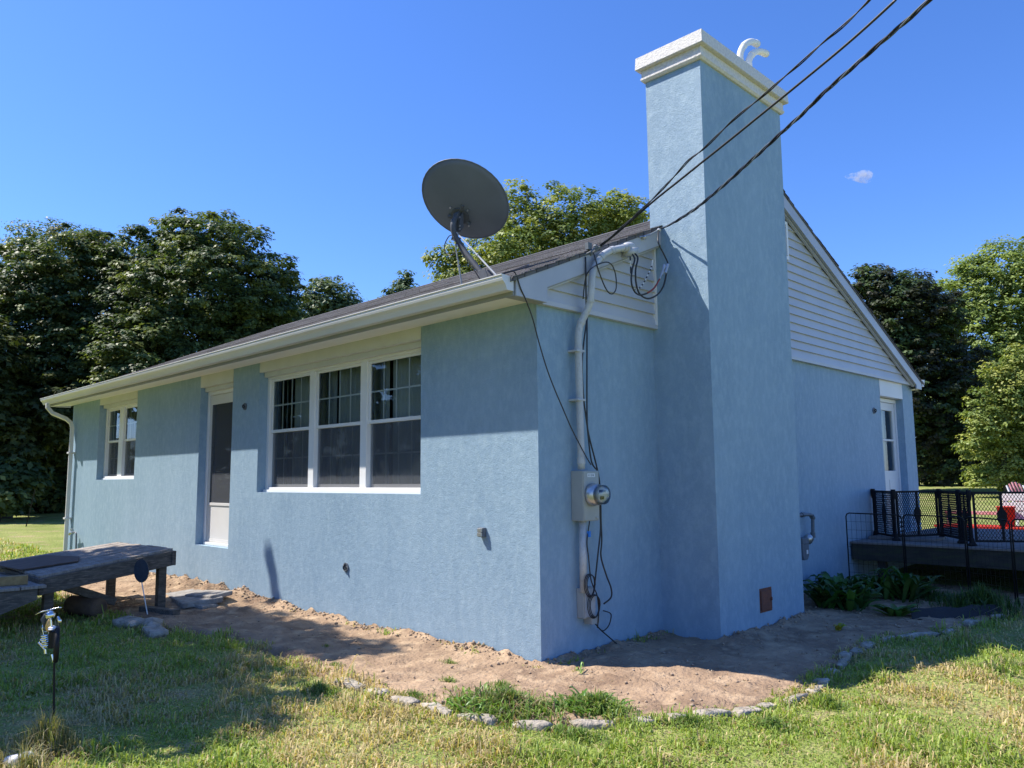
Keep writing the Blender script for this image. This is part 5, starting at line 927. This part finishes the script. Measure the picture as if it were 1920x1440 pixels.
tree('distant_tree', 1735, 62, [(1738, 552, 20, 16, 0), (1725, 565, 16, 18, 0)], 'tiny hazy tree top in the gap right of the copper maple', ncl=60, per=30, lsize=.3, crad=.7, pal=[(.13, .18, .1)], m='leafpale', th=10)
# understorey hedges, each a shrub
for px, dep, lb in ((2, 22.6, 'dark low shrub hiding the maple trunk at the very left edge'), (48, 26.5, 'dark low shrub at the lawn edge left of the leaning stake'), (112, 27, 'dark low shrub right behind the downspout of the house'), (20, 30, 'dark shrub in shade at the left edge beneath the low boughs'), (85, 33, 'dark shrub in shade beside the downspout at the lawn edge'), (1735, 36, 'dark shrub at the foot of the copper maple beside the house'), (1800, 35, 'dark shrub between the copper maple and the rail fence'), (1870, 39, 'dark shrub behind the pale rails of the far fence'), (1930, 38, 'dark shrub at the right edge behind the lawn chairs')):
    left = px < 500; g_ = 958 if left else 905
    tree('shrub', px, dep, [(px, g_ - 35, 55, 40, 0), (px + 30, g_ - 55, 40, 40, .5), (px - 30, g_ - 45, 40, 40, .5)], lb, 'shrub', 'shrubs under the tree line', ncl=150, per=46, lsize=.22, crad=.45, pal=DK, lobed=False, th=1.2, tr=.06)
# a far wood closing the view between trunks
fw = []; 
wv = []; wc = []
cl = rng.uniform(0, 1, 2600); ang = math.atan2(F.y, F.x) + rng.uniform(-.85, .85, 2600); rr_ = rng.uniform(64, 78, 2600); zz_ = rng.uniform(0, 7.5, 2600) ** 1.0
C0 = np.stack([CP.x + rr_ * np.cos(ang), CP.y + rr_ * np.sin(ang), zz_ + 1.2], 1); idx = np.repeat(np.arange(2600), 26); C1 = C0[idx] + rng.normal(size=(len(idx), 3)) * [1.1, 1.1, .7]
leaves('distant_woods', C1, rng.normal(size=(len(idx), 3)) * .6 + [0, 0, .8], rng.uniform(.3, .6, len(idx)), np.array([(.03, .05, .018)]) * rng.uniform(.7, 1.3, len(idx))[:, None], M['leaf'], None)
tag(bpy.data.objects['distant_woods'], 'dark distant woods closing the view behind the garden', 'woods', kind='stuff')
# shade tree left of the camera, outside the frame; its shadow dapples the lawn
t = thing('shade_tree', (-6.8, -6.2, 0), 'leafy tree standing left of the view that shades the lawn', 'tree'); bl = [(-5.6, -4.5, 4.6, 1.7, 1.0, .7), (-6.8, -4.4, 5.2, 1.6, 1.0, .8), (-4.2, -4.35, 4.5, 1.3, .85, .5), (-7.8, -4.3, 4.6, 1.2, .8, .6), (-8.6, -3.9, 5.2, .9, .6, .5), (-6.6, -3.85, 7.0, 1.1, .42, .3), (-8.3, -3.95, 7.2, 1.1, .42, .3)]
trunk(t, -6.8, -6.4, 3.6, .2, bl); crown(t, bl, 600, 36, .15, .38, DK, M['leaf'], True, face=False, inner=.4)
for i in range(5): crown(t, [(-8.28 + .055 * i, -3.0, 7.32 - .12 * i, .05, .07, .08)], 26, 20, .06, .04, DK, M['leaf'], False, face=False, inner=.5, name='shadow_twig')  # leaf clusters added out of view, shaped to cast the slanted wall shadow
MB().tube(spline([(-8.3, -4.0, 5.6), (-8.5, -3.6, 6.9), (-8.35, -3.1, 7.6), (-8.28, -3.0, 7.3), (-8.05, -3.0, 6.85)], 5), .02, 6).build('limb', M['bark'], t, smooth=True)  # added limb that carries the shadow-casting clusters
def yardtree(x, y, h, r_, label, ncl, per, ls, z0=2.2):
    t = thing('shade_tree', (x, y, float(gz(x, y))), label, 'tree', 'front yard trees'); rr = random.Random(int(x * 7)); bl = [(x + rr.uniform(-.35, .35) * r_, y + rr.uniform(-.35, .35) * r_, z0 + (h - z0) * f, r_ * g, r_ * g, (h - z0) * .3) for f, g in ((.25, .8), (.5, .9), (.72, .7), (.45, .75), (.3, .7))]
    trunk(t, x, y, h * .6, .25, bl); crown(t, bl, ncl, per, ls, .6, DK, M['leaf'], False, face=False, inner=.35)
yardtree(-9.2, -9.0, 9.5, 3.0, 'tall shade tree in the front yard nearest the platform', 420, 34, .2, 4)
for k, (x_, y_) in enumerate(((-36, -12), (-29, -18), (-23, -24), (-15, -28), (-6, -30), (4, -32))): yardtree(x_, y_, 15, 5.4, ('front yard tree reflected in the small window', 'front yard tree reflected in the door glass', 'front yard tree reflected in the wide window', 'front yard tree facing the wide window', 'front yard tree opposite the house corner', 'front yard tree behind the photographer')[k], 800, 36, .45, 1)
# ---------------------------------------------------------------- cloud wisp
cd = at(1612, 331, 1100); cm = bpy.data.materials.new('cloud_vapour'); cm.use_nodes = True; N = cm.node_tree.nodes; N.remove(N['Principled BSDF']); pv_ = N.new('ShaderNodeVolumePrincipled'); pv_.inputs['Color'].default_value = (1, 1, 1, 1); pv_.inputs['Anisotropy'].default_value = .2
tc = N.new('ShaderNodeTexCoord'); nz_ = N.new('ShaderNodeTexNoise'); nz_.inputs['Scale'].default_value = .09; nz_.inputs['Detail'].default_value = 6; nz_.inputs['Roughness'].default_value = .65; cm.node_tree.links.new(tc.outputs['Object'], nz_.inputs[0]); mr = N.new('ShaderNodeMapRange'); mr.inputs[1].default_value = .46; mr.inputs[2].default_value = .68; mr.inputs[4].default_value = .16
cm.node_tree.links.new(nz_.outputs[0], mr.inputs[0]); cm.node_tree.links.new(mr.outputs[0], pv_.inputs['Density']); cm.node_tree.links.new(pv_.outputs[0], N['Material Output'].inputs['Volume'])
b = MB(); b.lathe((0, 0, 0), [(.5, -22), (3, -18), (6, -8), (9, 2), (10, 10), (6, 18), (.5, 21)], 14, tuple(R)); co = b.build('cloud', cm, smooth=True); co.location = cd; co['kind'] = 'structure'
